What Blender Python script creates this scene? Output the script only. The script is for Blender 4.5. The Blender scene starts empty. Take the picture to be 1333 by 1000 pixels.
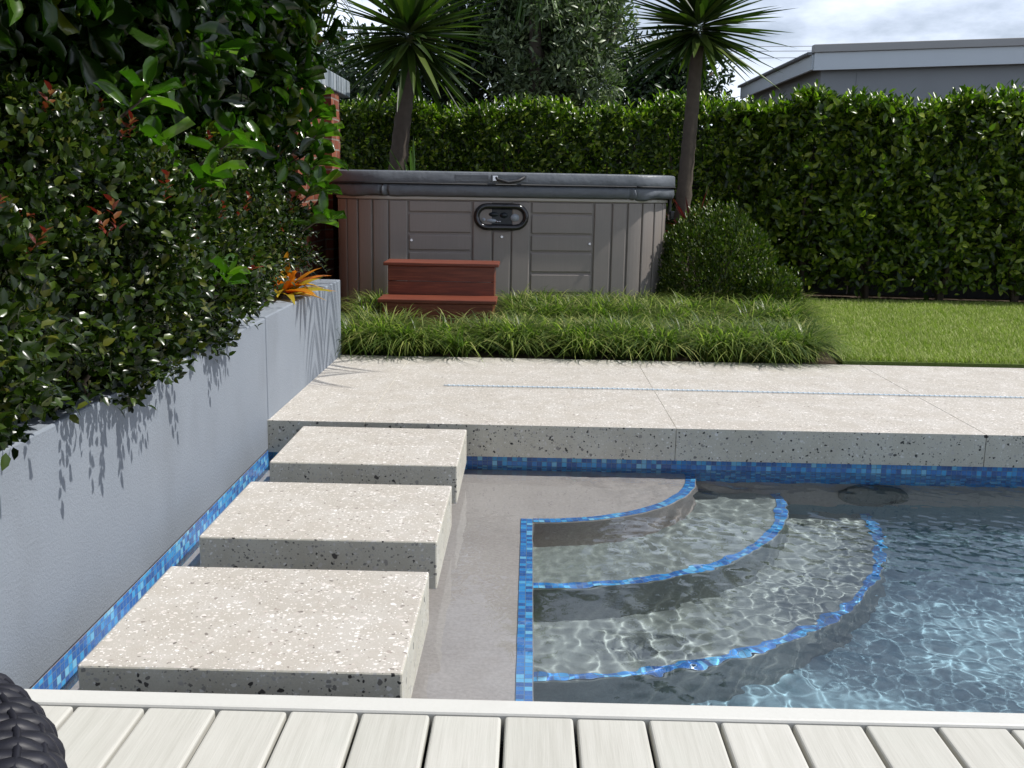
import bpy, bmesh, math, random
import numpy as np
from mathutils import Vector
random.seed(7)
RNG = np.random.default_rng(11)
R = math.radians
PI = math.pi
S = bpy.context.scene
COL = S.collection

# ------------------------------------------------------------------ objects
def tag(o, label=None, cat=None, group=None, kind=None):
    if label: o['label'] = label
    if cat: o['category'] = cat
    if group: o['group'] = group
    if kind: o['kind'] = kind
    return o

def empty(name, loc=(0, 0, 0), rz=0.0):
    o = bpy.data.objects.new(name, None)
    o.empty_display_size = 0.1
    o.location = loc
    o.rotation_euler = (0, 0, rz)
    COL.objects.link(o)
    return o

def link(name, me, mat=None, parent=None, smooth=False, bevel=0, seg=2, loc=None):
    if mat is not None:
        for m in (mat if isinstance(mat, (list, tuple)) else [mat]):
            me.materials.append(m)
    if smooth:
        me.polygons.foreach_set('use_smooth', np.ones(len(me.polygons), dtype=bool))
    o = bpy.data.objects.new(name, me)
    COL.objects.link(o)
    if parent: o.parent = parent
    if loc: o.location = loc
    if bevel:
        b = o.modifiers.new('bevel', 'BEVEL')
        b.width = bevel; b.segments = seg; b.limit_method = 'ANGLE'; b.angle_limit = R(40)
        b.harden_normals = False
    return o

class MB:
    def __init__(s):
        s.v = []; s.f = []; s.m = []; s.uv = {}
    def add(s, vs, fs, mi=0):
        o = len(s.v); s.v += [tuple(p) for p in vs]
        for q in fs:
            s.f.append([i + o for i in q]); s.m.append(mi)
        return s
    def box(s, x0, x1, y0, y1, z0, z1, mi=0, top=None):
        v = [(x0,y0,z0),(x1,y0,z0),(x1,y1,z0),(x0,y1,z0),(x0,y0,z1),(x1,y0,z1),(x1,y1,z1),(x0,y1,z1)]
        s.add(v, [(0,3,2,1),(0,1,5,4),(1,2,6,5),(2,3,7,6),(3,0,4,7)], mi)
        o = len(s.v) - 8
        s.f.append([o+4,o+5,o+6,o+7]); s.m.append(mi if top is None else top)
        return s
    def prism(s, pts, z0, z1, mi=0, top=None):
        n = len(pts)
        s.add([(x,y,z0) for x,y in pts] + [(x,y,z1) for x,y in pts],
              [(i,(i+1)%n,n+(i+1)%n,n+i) for i in range(n)] + [tuple(reversed(range(n)))], mi)
        o = len(s.v) - 2*n
        s.f.append([o+n+i for i in range(n)]); s.m.append(mi if top is None else top)
        return s
    def tube(s, path, rad, n=8, mi=0, cap=True):
        path = [Vector(p) for p in path]
        rad = rad if hasattr(rad, '__len__') else [rad]*len(path)
        o = len(s.v); up = None
        for i, p in enumerate(path):
            t = (path[min(i+1, len(path)-1)] - path[max(i-1, 0)]).normalized()
            if up is None:
                up = Vector((0,0,1)) if abs(t.z) < .9 else Vector((1,0,0))
            a = t.cross(up).normalized(); b = a.cross(t).normalized(); up = b
            for k in range(n):
                an = 2*PI*k/n
                s.v.append(tuple(p + (a*math.cos(an) + b*math.sin(an))*rad[i]))
        for i in range(len(path)-1):
            for k in range(n):
                k2 = (k+1) % n
                s.f.append([o+i*n+k, o+i*n+k2, o+(i+1)*n+k2, o+(i+1)*n+k]); s.m.append(mi)
        if cap:
            s.f.append([o+k for k in reversed(range(n))]); s.m.append(mi)
            e = o+(len(path)-1)*n
            s.f.append([e+k for k in range(n)]); s.m.append(mi)
        return s
    def build(s, name, mat, parent=None, smooth=False, bevel=0, seg=2, loc=None):
        me = bpy.data.meshes.new(name)
        me.from_pydata(s.v, [], s.f)
        if any(s.m): me.polygons.foreach_set('material_index', s.m)
        me.update()
        bm = bmesh.new(); bm.from_mesh(me)
        bmesh.ops.recalc_face_normals(bm, faces=bm.faces); bm.to_mesh(me); bm.free()
        return link(name, me, mat, parent, smooth, bevel, seg, loc)

def np_mesh(name, V, F, uv=None):
    """V (n,3), F (m,k) all faces the same size"""
    me = bpy.data.meshes.new(name)
    k = F.shape[1]; m = len(F)
    me.vertices.add(len(V)); me.vertices.foreach_set('co', np.ascontiguousarray(V, dtype=np.float32).ravel())
    me.loops.add(m*k); me.loops.foreach_set('vertex_index', np.ascontiguousarray(F, dtype=np.int32).ravel())
    me.polygons.add(m)
    me.polygons.foreach_set('loop_start', np.arange(0, m*k, k, dtype=np.int32))
    me.update(calc_edges=True)
    if uv is not None:
        l = me.uv_layers.new(name='UVMap')
        l.data.foreach_set('uv', np.ascontiguousarray(uv[F.ravel()], dtype=np.float32).ravel())
    return me

def norm(a): return a / np.maximum(np.linalg.norm(a, axis=-1, keepdims=True), 1e-9)
def rdir(n): return norm(RNG.normal(size=(n, 3)))

# ------------------------------------------------------------------ foliage
# leaf template: t along, s across, h fold height
LT = np.array([(0,0,0),(.3,-.42,.10),(.3,0,0),(.3,.42,.10),(.68,-.36,.09),(.68,0,0),(.68,.36,.09),(1,0,0)], float)
LF = np.array([(0,2,1,1),(0,3,2,2),(1,2,5,4),(2,3,6,5),(4,5,7,7),(5,6,7,7)])
def leaf_arrays(P, D, N, L, W, curl=.25):
    """quads only (degenerate ones split below)"""
    n = len(P)
    D = norm(D); B = norm(np.cross(N, D)); N = np.cross(D, B)
    L = np.broadcast_to(L, (n,)); W = np.broadcast_to(W, (n,))
    t, s, h = LT[:,0], LT[:,1], LT[:,2]
    V = (P[:,None,:] + D[:,None,:]*(t[None,:,None]*L[:,None,None])
         + B[:,None,:]*(s[None,:,None]*W[:,None,None])
         + N[:,None,:]*((h[None,:]*W[:,None]*1.6) - curl*(t**2)[None,:]*L[:,None])[:,:,None])
    T = np.array([(0,2,1),(0,3,2),(1,2,5),(1,5,4),(2,3,6),(2,6,5),(4,5,7),(5,6,7)])
    F = (T[None] + (np.arange(n)*8)[:,None,None]).reshape(-1,3)
    return V.reshape(-1,3), F

_st = [(.10,.13),(.27,.33),(.48,.48),(.66,.50),(.82,.40),(.94,.20)]
LT2 = np.array([(0,0,0)] + [(t_, s_*w_, abs(s_)*(.16+.10*t_)) for t_, w_ in _st for s_ in (-1,0,1)] + [(1,0,0)], float)
T2 = [(0,2,1),(0,3,2)]
for _i in range(5):
    _o = 1+3*_i
    for _k in (0,1): T2 += [(_o+_k,_o+_k+1,_o+_k+4),(_o+_k,_o+_k+4,_o+_k+3)]
T2 = np.array(T2 + [(16,17,19),(17,18,19)])
def big_leaf_arrays(P, D, N, L, W, curl=.25):
    n = len(P); D = norm(D); B = norm(np.cross(N, D)); N = np.cross(D, B)
    L = np.broadcast_to(L, (n,)); W = np.broadcast_to(W, (n,)); cl = curl*RNG.uniform(-.3,1.6,n)
    t, s, h = LT2[:,0], LT2[:,1], LT2[:,2]
    wav = .06*np.sin(t[None]*9 + RNG.random((n,1))*6)*(np.abs(s)[None]>0)
    V = (P[:,None,:] + D[:,None,:]*(t[None,:,None]*L[:,None,None]) + B[:,None,:]*(s[None,:,None]*W[:,None,None])
         + N[:,None,:]*(((h[None,:]*2.2+wav)*W[:,None]) - cl[:,None]*(t**2)[None,:]*L[:,None])[:,:,None])
    F = (T2[None] + (np.arange(n)*20)[:,None,None]).reshape(-1,3)
    return V.reshape(-1,3), F

def merge(arrs):
    Vs, Fs, o = [], [], 0
    for V, F in arrs:
        Vs.append(V); Fs.append(F+o); o += len(V)
    return np.concatenate(Vs), np.concatenate(Fs)

def blades(P, phi, L, W, lean, bend, seg=4):
    """grass blades: strip with seg segments"""
    n = len(P)
    dx = np.stack([np.cos(phi), np.sin(phi), 0*phi], 1)
    sd = np.stack([-np.sin(phi), np.cos(phi), 0*phi], 1)
    ts = np.linspace(0, 1, seg+1)
    V = np.zeros((n, seg+1, 2, 3))
    for i, t in enumerate(ts):
        c = P + dx*(L*(lean*t + bend*t*t))[:,None]
        c[:,2] += L*(t*np.sqrt(np.maximum(1-lean**2, .05)) - bend*.75*t*t*t)
        w = W*(1-t**2.2)*.5 + .0003
        V[:,i,0] = c - sd*w[:,None]; V[:,i,1] = c + sd*w[:,None]
    q = np.array([(2*i, 2*i+1, 2*i+3, 2*i+2) for i in range(seg)])
    F = (q[None] + (np.arange(n)*(seg+1)*2)[:,None,None]).reshape(-1,4)
    return V.reshape(-1,3), F

def swords(P, D, L, W, droop, seg=7, up=(0,0,1)):
    """yucca / palm sword leaves: folded strip of 3 columns"""
    n = len(P); D = norm(D)
    upv = np.tile(np.array(up, float), (n,1)) + RNG.normal(0,.15,(n,3))
    B = norm(np.cross(D, upv)); N = np.cross(B, D)
    ts = np.linspace(0,1,seg+1)
    V = np.zeros((n, seg+1, 3, 3))
    for i, t in enumerate(ts):
        c = P + D*(L*t)[:,None]
        c[:,2] -= droop*L*t**2.2
        w = W*.5*min(1, .35+3.2*t)*(1-t**2.6) + .0004
        V[:,i,0] = c - B*w[:,None] + N*(w*.45)[:,None]
        V[:,i,1] = c
        V[:,i,2] = c + B*w[:,None] + N*(w*.45)[:,None]
    q = []
    for i in range(seg):
        for k in range(2):
            q.append((3*i+k, 3*i+k+1, 3*i+3+k+1, 3*i+3+k))
    F = (np.array(q)[None] + (np.arange(n)*(seg+1)*3)[:,None,None]).reshape(-1,4)
    return V.reshape(-1,3), F

def clump_leaves(centers, radii, per, L, W, up=.35, flat=.5, curl=.25, shell=.45, outward=1.0, fn=leaf_arrays):
    out = []
    for c, r in zip(centers, radii):
        n = max(4, int(per*RNG.uniform(.7,1.3)))
        d = rdir(n)
        rr = r*(1 - shell*RNG.random(n)**1.5)
        P = np.asarray(c) + d*rr[:,None]*np.array([1,1,.85])
        D = norm(d*outward + rdir(n)*.8 + np.array([0,0,up]))
        N = norm(d*flat + rdir(n)*.7 + np.array([0,0,.6]))
        l = L*RNG.uniform(.65,1.2,n)
        out.append(fn(P, D, N, l, W*l/L*RNG.uniform(.85,1.15,n), curl))
    return merge(out)

def branch_mesh(base, tips, r0, r1, wob=.06, n=6):
    mb = MB()
    b = Vector(base)
    for t in tips:
        t = Vector(t); pts = []; rad = []
        for i in range(6):
            u = i/5
            p = b.lerp(t, u) + Vector((random.uniform(-1,1), random.uniform(-1,1), random.uniform(-.5,.5)))*wob*math.sin(PI*u)
            pts.append(p); rad.append(r0 + (r1-r0)*u)
        mb.tube(pts, rad, n)
    return mb

# ------------------------------------------------------------------ materials
class NT:
    def __init__(s, name):
        s.m = bpy.data.materials.new(name); s.m.use_nodes = True
        s.t = s.m.node_tree; s.t.nodes.clear()
        s.out = s.t.nodes.new('ShaderNodeOutputMaterial')
    def n(s, typ, ins=None, **kw):
        nd = s.t.nodes.new('ShaderNode'+typ)
        for k, v in kw.items(): setattr(nd, k, v)
        for k, v in (ins or {}).items():
            i = nd.inputs[k]
            if isinstance(v, bpy.types.NodeSocket): s.t.links.new(v, i)
            else: i.default_value = v
        return nd
    def math(s, op, a, b=0.0, c=0.0, clamp=False):
        nd = s.n('Math', operation=op); nd.use_clamp = clamp
        for i, v in enumerate((a, b, c)):
            if isinstance(v, bpy.types.NodeSocket): s.t.links.new(v, nd.inputs[i])
            else: nd.inputs[i].default_value = v
        return nd.outputs[0]
    def mix(s, fac, a, b, mode='MIX'):
        nd = s.n('Mix', data_type='RGBA', blend_type=mode)
        for k, v in ((0, fac), (6, a), (7, b)):
            if isinstance(v, bpy.types.NodeSocket): s.t.links.new(v, nd.inputs[k])
            else: nd.inputs[k].default_value = v if k == 0 else (tuple(v)+(1,))[:4]
        return nd.outputs[2]
    def ramp(s, fac, stops, interp='LINEAR'):
        nd = s.n('ValToRGB', {'Fac': fac}); cr = nd.color_ramp; cr.interpolation = interp
        while len(cr.elements) < len(stops): cr.elements.new(.5)
        for e, (p, c) in zip(cr.elements, stops):
            e.position = p; e.color = (tuple(c)+(1,))[:4] if hasattr(c, '__len__') else (c,c,c,1)
        return nd.outputs[0]
    def coord(s, scale=(1,1,1), kind='Object'):
        tc = s.n('TexCoord'); mp = s.n('Mapping', {'Vector': tc.outputs[kind]})
        mp.inputs['Scale'].default_value = scale
        return mp.outputs[0]
    def noise(s, vec, scale, detail=3, rough=.55, col=False):
        nd = s.n('TexNoise', {'Vector': vec, 'Scale': scale, 'Detail': detail, 'Roughness': rough})
        return nd.outputs['Color' if col else 'Fac']
    def bsdf(s, color, rough=.6, spec=.5, normal=None, **ins):
        d = {'Base Color': color if isinstance(color, bpy.types.NodeSocket) else (tuple(color)+(1,))[:4], 'Roughness': rough, 'Specular IOR Level': spec}
        d.update(ins)
        if normal is not None: d['Normal'] = normal
        nd = s.n('BsdfPrincipled', d)
        s.last = nd
        s.t.links.new(nd.outputs[0], s.out.inputs[0])
        return s.m
    def bump(s, h, strength=.3, dist=.01):
        return s.n('Bump', {'Height': h, 'Strength': strength, 'Distance': dist}).outputs[0]

def plain(name, col, rough=.6, var=.12, scale=6, spec=.5, bump=0, bscale=60, metallic=0):
    t = NT(name); v = t.coord()
    nz = t.noise(v, scale, 4)
    c = t.mix(nz, tuple(x*(1-var) for x in col), tuple(min(1, x*(1+var)) for x in col))
    nrm = t.bump(t.noise(v, bscale, 4), bump, .004) if bump else None
    return t.bsdf(c, rough, spec, nrm, Metallic=metallic)

def leafmat(name, stops, rough=.35, spec=.5, trans=.25, tcol=(.25,.45,.04), patch=None):
    t = NT(name)
    g = t.n('NewGeometry')
    c = t.ramp(g.outputs['Random Per Island'], stops)
    v = t.coord()
    c = t.mix(t.noise(v, 3.0, 2), c, t.mix(1.0, c, (.62,.66,.55), 'MULTIPLY'))
    p = t.n('BsdfPrincipled', {'Base Color': c, 'Roughness': rough, 'Specular IOR Level': spec})
    if trans:
        tr = t.n('BsdfTranslucent', {'Color': t.mix(.5, c, t.mix(1.0, c, tuple(x*6 for x in tcol), 'MULTIPLY'))})
        ms = t.n('MixShader', {'Fac': trans, 1: p.outputs[0], 2: tr.outputs[0]})
        t.t.links.new(ms.outputs[0], t.out.inputs[0])
    else:
        t.t.links.new(p.outputs[0], t.out.inputs[0])
    return t.m

def chips(t, vec, scale, thr, rad, warp=.75):
    """mask of irregular stone chips, and a per-chip random colour"""
    w = t.n('VectorMath', {0: t.n('VectorMath', {0: t.noise(vec, scale*.8, 2, col=True), 1: (.5,.5,.5)}, operation='SUBTRACT').outputs[0], 'Scale': warp/scale*1.6}, operation='SCALE').outputs[0]
    v2 = t.n('VectorMath', {0: vec, 1: w}, operation='ADD').outputs[0]
    vo = t.n('TexVoronoi', {'Vector': v2, 'Scale': scale, 'Randomness': 1.0}, feature='F1')
    sep = t.n('SeparateColor', {'Color': vo.outputs['Color']})
    r = t.math('MULTIPLY', sep.outputs[1], rad*.7)
    r = t.math('ADD', r, rad*.5)
    inside = t.math('MULTIPLY', t.math('SUBTRACT', r, vo.outputs['Distance']), 16.0, clamp=True)
    exist = t.math('GREATER_THAN', sep.outputs[0], thr)
    return t.math('MULTIPLY', inside, exist), sep.outputs[2]

def terrazzo(name, base, top):
    t = NT(name); v = t.coord()
    nz = t.noise(v, 2.2, 4); n2 = t.noise(v, 260, 3)
    c = t.mix(nz, tuple(x*.9 for x in base), tuple(x*1.08 for x in base))
    c = t.mix(t.ramp(n2, [(.3,0.0),(.75,1.0)]), t.mix(1, c, (.86,.86,.84), 'MULTIPLY'), c)
    if top:
        layers = [(150, .35, .34, [(0,(.40,.36,.32)),(.5,(.72,.68,.63)),(1,(.85,.84,.82))]),
                  (75, .45, .36, [(0,(.42,.36,.32)),(.35,(.66,.62,.58)),(1,(.82,.80,.78))]),
                  (42, .55, .31, [(0,(.36,.32,.29)),(.35,(.64,.60,.56)),(1,(.80,.78,.76))]),
                  (55, .86, .30, [(0,(.13,.12,.11)),(1,(.34,.30,.27))]),
                  (115, .86, .30, [(0,(.12,.11,.10)),(1,(.28,.24,.21))])]
    else:
        layers = [(150, .40, .36, [(0,(.14,.135,.12)),(.5,(.50,.49,.45)),(1,(.80,.79,.75))]),
                  (80, .45, .38, [(0,(.16,.155,.14)),(.4,(.40,.39,.36)),(1,(.82,.81,.77))]),
                  (38, .62, .36, [(0,(.18,.17,.155)),(.5,(.50,.48,.44)),(1,(.74,.72,.68))]),
                  (34, .90, .28, [(0,(.03,.03,.03)),(1,(.09,.085,.08))]),
                  (68, .78, .33, [(0,(.03,.03,.03)),(1,(.08,.075,.07))])]
    hgt = None
    for i, (sc, th, ra, st) in enumerate(layers):
        vv = t.n('VectorMath', {0: v, 1: (3.1*i, 1.7*i, 2.3*i)}, operation='ADD').outputs[0]
        m, rnd = chips(t, vv, sc, th, ra)
        c = t.mix(m, c, t.ramp(rnd, st))
    st = t.noise(v, 7, 5, .65)
    c = t.mix(t.ramp(st, [(.42,0.0),(.62,1.0)]), t.mix(1, c, (.9,.885,.86), 'MULTIPLY'), c)
    b = t.bump(t.noise(v, 180, 4), .35 if top else .2, .002)
    return t.bsdf(c, .62 if top else .45, .35, b)

def mosaic(name, stops, size=.0215):
    t = NT(name); tc = t.n('TexCoord'); uv = tc.outputs['UV']
    sc = t.n('VectorMath', {0: uv, 'Scale': 1/size}, operation='SCALE').outputs[0]
    fl = t.n('VectorMath', {0: sc}, operation='FLOOR').outputs[0]
    fr = t.n('VectorMath', {0: sc}, operation='FRACTION').outputs[0]
    wn = t.n('TexWhiteNoise', {'Vector': fl}, noise_dimensions='2D')
    c = t.ramp(wn.outputs['Value'], stops)
    swirl = t.noise(sc, 2.2, 3)
    c = t.mix(t.math('MULTIPLY', swirl, .35), c, (.30,.52,.78))
    s2 = t.n('SeparateXYZ', {0: fr})
    ed = None
    for o in (0, 1):
        a = t.math('ABSOLUTE', t.math('SUBTRACT', s2.outputs[o], .5))
        ed = a if ed is None else t.math('MAXIMUM', ed, a)
    g = t.math('MULTIPLY', t.math('SUBTRACT', ed, .445), 40, clamp=True)
    c = t.mix(g, c, (.16,.24,.34))
    b = t.bump(t.math('SUBTRACT', 1.0, g), .4, .001)
    rr = t.math('ADD', .12, t.math('MULTIPLY', g, .5))
    return t.bsdf(c, rr, .5, b)

BLUES = [(0,(.004,.045,.26)),(.3,(.006,.12,.48)),(.6,(.010,.23,.66)),(.85,(.04,.42,.82)),(1,(.28,.66,.88))]
M = {}
M['slab_top'] = terrazzo('honed_aggregate_top', (.505,.475,.435), True)
M['slab_side'] = terrazzo('cast_aggregate_side', (.62,.595,.51), False)
M['mosaic'] = mosaic('blue_glass_mosaic', BLUES)
M['leaf_hedge'] = leafmat('hedge_leaf', [(0,(.020,.042,.004)),(.4,(.066,.115,.009)),(.75,(.15,.22,.016)),(1,(.34,.39,.05))], .30, .42, .36)
M['leaf_shrub'] = leafmat('small_glossy_leaf', [(0,(.009,.018,.003)),(.5,(.022,.042,.005)),(.85,(.055,.090,.010)),(1,(.11,.11,.018))], .27, .36, .16)
M['leaf_red'] = leafmat('red_new_leaf', [(0,(.09,.022,.012)),(.6,(.20,.036,.024)),(1,(.20,.09,.03))], .3, .5, .25, (.4,.08,.05))
M['leaf_big'] = leafmat('large_glossy_leaf', [(0,(.010,.026,.004)),(.6,(.022,.052,.006)),(.88,(.05,.11,.010)),(1,(.17,.20,.015))], .24, .5, .2)
M['leaf_bright'] = leafmat('sunlit_bright_leaf', [(0,(.035,.095,.010)),(.6,(.075,.16,.014)),(1,(.15,.26,.022))], .2, .6, .3)  # large leaf in sun, the lit tone put into a brighter colour
M['leaf_box'] = leafmat('mounded_shrub_leaf', [(0,(.030,.055,.006)),(.6,(.058,.095,.010)),(1,(.15,.18,.022))], .38, .35, .2)
M['leaf_grey'] = leafmat('grey_green_leaf', [(0,(.06,.09,.04)),(.6,(.13,.175,.085)),(1,(.30,.35,.19))], .4, .5, .15)
M['leaf_dark'] = leafmat('dark_tree_leaf', [(0,(.012,.028,.010)),(.7,(.025,.052,.018)),(1,(.06,.10,.03))], .4, .5, .15)
M['leaf_conifer'] = leafmat('conifer_leaf', [(0,(.025,.055,.035)),(1,(.06,.11,.06))], .55, .4, .1)
M['yucca'] = leafmat('sword_leaf', [(0,(.018,.036,.008)),(.6,(.042,.074,.013)),(1,(.12,.16,.03))], .36, .5, .18)
M['yucca_light'] = leafmat('young_sword_leaf', [(0,(.06,.13,.02)),(1,(.14,.24,.04))], .35, .5, .25)
M['liriope'] = leafmat('border_grass_blade', [(0,(.04,.072,.014)),(.45,(.105,.155,.028)),(.8,(.24,.285,.065)),(1,(.52,.49,.20))], .42, .45, .35)
M['lawn'] = leafmat('lawn_blade', [(0,(.22,.265,.05)),(.6,(.33,.375,.09)),(1,(.50,.50,.20))], .55, .35, .25)
M['brom'] = leafmat('bromeliad_leaf', [(0,(.50,.12,.015)),(.4,(.60,.26,.02)),(.7,(.55,.40,.04)),(1,(.30,.32,.04))], .3, .5, .3, (.5,.3,.05))
M['red_cordyline'] = leafmat('dark_red_leaf', [(0,(.06,.012,.012)),(1,(.16,.02,.02))], .35, .5, .2, (.4,.06,.05))
M['bark'] = plain('bark', (.10,.078,.058), .85, .4, 14, .3, .8, 40)
M['palm_bark'] = plain('palm_trunk_bark', (.085,.068,.052), .9, .35, 18, .3, .9, 45)
M['soil'] = plain('soil', (.07,.05,.035), .95, .4, 12, .2, .8, 50)
M['grey_timber'] = plain('dark_stained_timber', (.035,.035,.038), .7, .3, 10, .4, .3, 40)

def stucco():
    t = NT('grey_rendered_wall'); v = t.coord()
    n = t.noise(v, 3.2, 5, .6)
    c = t.mix(n, (.205,.232,.268), (.25,.277,.312))
    st = t.noise(t.coord((9,1.2,.7)), 3.0, 4)
    c = t.mix(t.ramp(st, [(.5,0.0),(.72,.55)]), c, (.19,.21,.235))
    h = t.math('ADD', t.noise(v, 120, 4, .6), t.math('MULTIPLY', t.noise(v, 320, 2), .5))
    return t.bsdf(c, .75, .3, t.bump(h, .5, .004))
M['stucco'] = stucco()

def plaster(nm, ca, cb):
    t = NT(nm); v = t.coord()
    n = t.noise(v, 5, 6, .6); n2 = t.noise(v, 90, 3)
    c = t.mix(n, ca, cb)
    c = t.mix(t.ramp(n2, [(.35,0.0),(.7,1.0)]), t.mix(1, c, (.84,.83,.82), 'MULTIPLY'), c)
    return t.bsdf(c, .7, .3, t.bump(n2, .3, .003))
M['plaster'] = plaster('grey_pool_plaster', (.47,.395,.365), (.60,.52,.485))
M['plaster_step'] = plaster('water_tinted_step_plaster', (.235,.255,.24), (.33,.35,.33))  # same plaster on the steps, tint of the water above put into the colour
M['plaster_deep_tint'] = plaster('water_tinted_floor_plaster', (.19,.30,.36), (.28,.41,.47))  # same plaster at depth, blue of light absorbed by water put into the colour

def deckwood():
    t = NT('whitewashed_timber'); v = t.coord((42,2.2,42)); v0 = t.coord()
    g = t.noise(v, 1.6, 6, .62)
    oi = t.n('ObjectInfo')
    g2 = t.noise(t.coord((160,5,160)), 1.5, 4, .6)
    c = t.ramp(g, [(.28,(.45,.44,.395)),(.5,(.50,.49,.445)),(.7,(.535,.525,.48))])
    c = t.mix(t.ramp(g2, [(.55,0.0),(.78,.45)]), c, (.40,.39,.35))
    c = t.mix(oi.outputs['Random'], t.mix(1, c, (.90,.90,.89), 'MULTIPLY'), c)
    pat = t.noise(v0, 5, 4)
    c = t.mix(t.ramp(pat, [(.5,0.0),(.75,.35)]), c, (.44,.45,.40))
    return t.bsdf(c, .6, .3, t.bump(g2, .3, .0015))
M['deck'] = deckwood()
M['trim'] = plain('white_painted_trim', (.55,.545,.51), .5, .06, 9, .4, .12, 90)

def spashell():
    t = NT('taupe_moulded_panel'); v = t.coord((60,60,3)); v0 = t.coord()
    g = t.noise(v, 1.5, 4)
    c = t.mix(g, (.25,.218,.195), (.295,.26,.235))
    c = t.mix(t.ramp(t.noise(v0, 4, 4), [(.45,0.0),(.75,.5)]), c, (.225,.207,.19))
    return t.bsdf(c, .48, .45, t.bump(g, .15, .001))
M['spa'] = spashell()
M['spa_rim'] = plain('beige_acrylic_rim', (.42,.39,.34), .35, .06, 5)
def vinyl():
    t = NT('slate_grey_vinyl'); v = t.coord()
    n = t.noise(v, 5, 4); c = t.mix(n, (.085,.095,.108), (.145,.158,.175))
    h = t.math('ADD', t.noise(v, 7, 3), t.math('MULTIPLY', t.noise(v, 300, 2), .04))
    return t.bsdf(c, .42, .5, t.bump(h, .6, .02))
M['vinyl'] = vinyl()
M['black_gloss'] = plain('black_gloss_plastic', (.012,.012,.014), .15, .1, 4, .6)
M['black_matt'] = plain('black_rubber', (.02,.02,.022), .6, .2, 20)
M['lamp_grey'] = plain('dull_grey_plastic', (.13,.125,.115), .5)
M['screen'] = plain('smoked_display', (.012,.018,.024), .25, .3, 30, .4)
M['chrome'] = plain('satin_chrome', (.65,.66,.68), .25, .05, 10, .5, metallic=1)
M['button_grey'] = plain('grey_button', (.35,.38,.42), .3, .1, 10)
def redwood():
    t = NT('red_stained_timber'); v = t.coord((3,40,40))
    g = t.noise(v, 2, 5, .6)
    c = t.ramp(g, [(.3,(.11,.030,.018)),(.55,(.185,.050,.027)),(.75,(.27,.085,.045))])
    return t.bsdf(c, .38, .45, t.bump(g, .25, .002))
M['redwood'] = redwood()

def brick():
    t = NT('red_clay_brick'); tc = t.n('TexCoord')
    mp = t.n('Mapping', {'Vector': tc.outputs['UV']})
    b = t.n('TexBrick', {'Vector': mp.outputs[0], 'Color1': (.17,.045,.026,1), 'Color2': (.34,.115,.06,1), 'Mortar': (.30,.26,.22,1),
                         'Scale': 1.0, 'Mortar Size': .008, 'Mortar Smooth': .2, 'Bias': 0.0, 'Brick Width': .23, 'Row Height': .086})
    n = t.noise(t.coord(), 22, 4)
    c = t.mix(t.ramp(n, [(.35,0.0),(.7,1.0)]), t.mix(1, b.outputs['Color'], (.6,.55,.5), 'MULTIPLY'), b.outputs['Color'])
    return t.bsdf(c, .85, .3, t.bump(t.math('SUBTRACT', n, t.math('MULTIPLY', b.outputs['Fac'], 1.2)), .6, .008))
M['brick'] = brick()
def capping():
    t = NT('shadow_streaked_metal_capping')
    st = t.noise(t.coord((1,9,.6)), 2.2, 4, .7)
    c = t.ramp(st, [(.36,(.05,.06,.07)),(.5,(.34,.40,.45)),(.62,(.62,.66,.68))])  # shadow streaks of the folded sheet put into the colour
    return t.bsdf(c, .4, .5, t.bump(st, .3, .01), Metallic=.3)
M['flashing'] = capping()
M['shed_wall'] = plain('grey_fibre_cement', (.27,.29,.30), .8, .08, 3, .3, .15, 40)
M['shed_trim'] = plain('pale_grey_fascia', (.60,.66,.69), .6, .05, 3)
M['shed_cap'] = plain('grey_barge_capping', (.34,.345,.335), .5, .06, 3)
M['shed_roof'] = plain('corrugated_roof_iron', (.20,.21,.21), .45, .15, 6, metallic=.2)
M['wire'] = plain('power_cable', (.25,.25,.26), .6)
M['cord'] = plain('pale_blue_cord', (.50,.60,.68), .5, .2, 90)
def wicker():
    t = NT('dark_synthetic_wicker'); v = t.coord((1,1,1))
    n = t.noise(v, 60, 3)
    c = t.mix(n, (.007,.007,.010), (.018,.018,.026))
    return t.bsdf(c, .5, .35, t.bump(t.noise(v, 200, 3), .2, .001))
M['wicker'] = wicker()

def water():
    t = NT('clear_pool_water')
    g = t.n('BsdfGlass', {'Color': (.93,.98,1,1), 'Roughness': 0.0, 'IOR': 1.33})
    t.t.links.new(g.outputs[0], t.out.inputs[0])
    return t.m
M['water'] = water()
# ------------------------------------------------------------------ dimensions
WX = -1.10            # pool-side face of the planter wall
PY0, PY1 = 1.885, 4.35  # pool near and far wall
PX1 = 4.2
WZ = -.20             # water level
SH, S1, S2, FL = -.265, -.52, -.775, -1.0
CX, CY = .03, PY1     # centre of the quarter round steps
R0, R1_, R2_ = .70, 1.08, 1.465

# ------------------------------------------------------------------ setting
g = MB()
# ground sheet with a hole for the pool and the deck
xs = [-60, -2.6, PX1+.3, 60]; ys = [-40, .2, PY1+.14, 5.97, 90]
def quad(mb, x0, x1, y0, y1, z): mb.add([(x0,y0,z),(x1,y0,z),(x1,y1,z),(x0,y1,z)], [(0,1,2,3)])
quad(g, -60, -2.6, -40, 90, -.02); quad(g, PX1+.3, 60, -40, 90, -.02)
quad(g, -2.6, PX1+.3, -40, -1.5, -.02); quad(g, -2.6, PX1+.3, 5.97, 90, -.02)
tag(g.build('ground', M['soil']), kind='structure')

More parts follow.
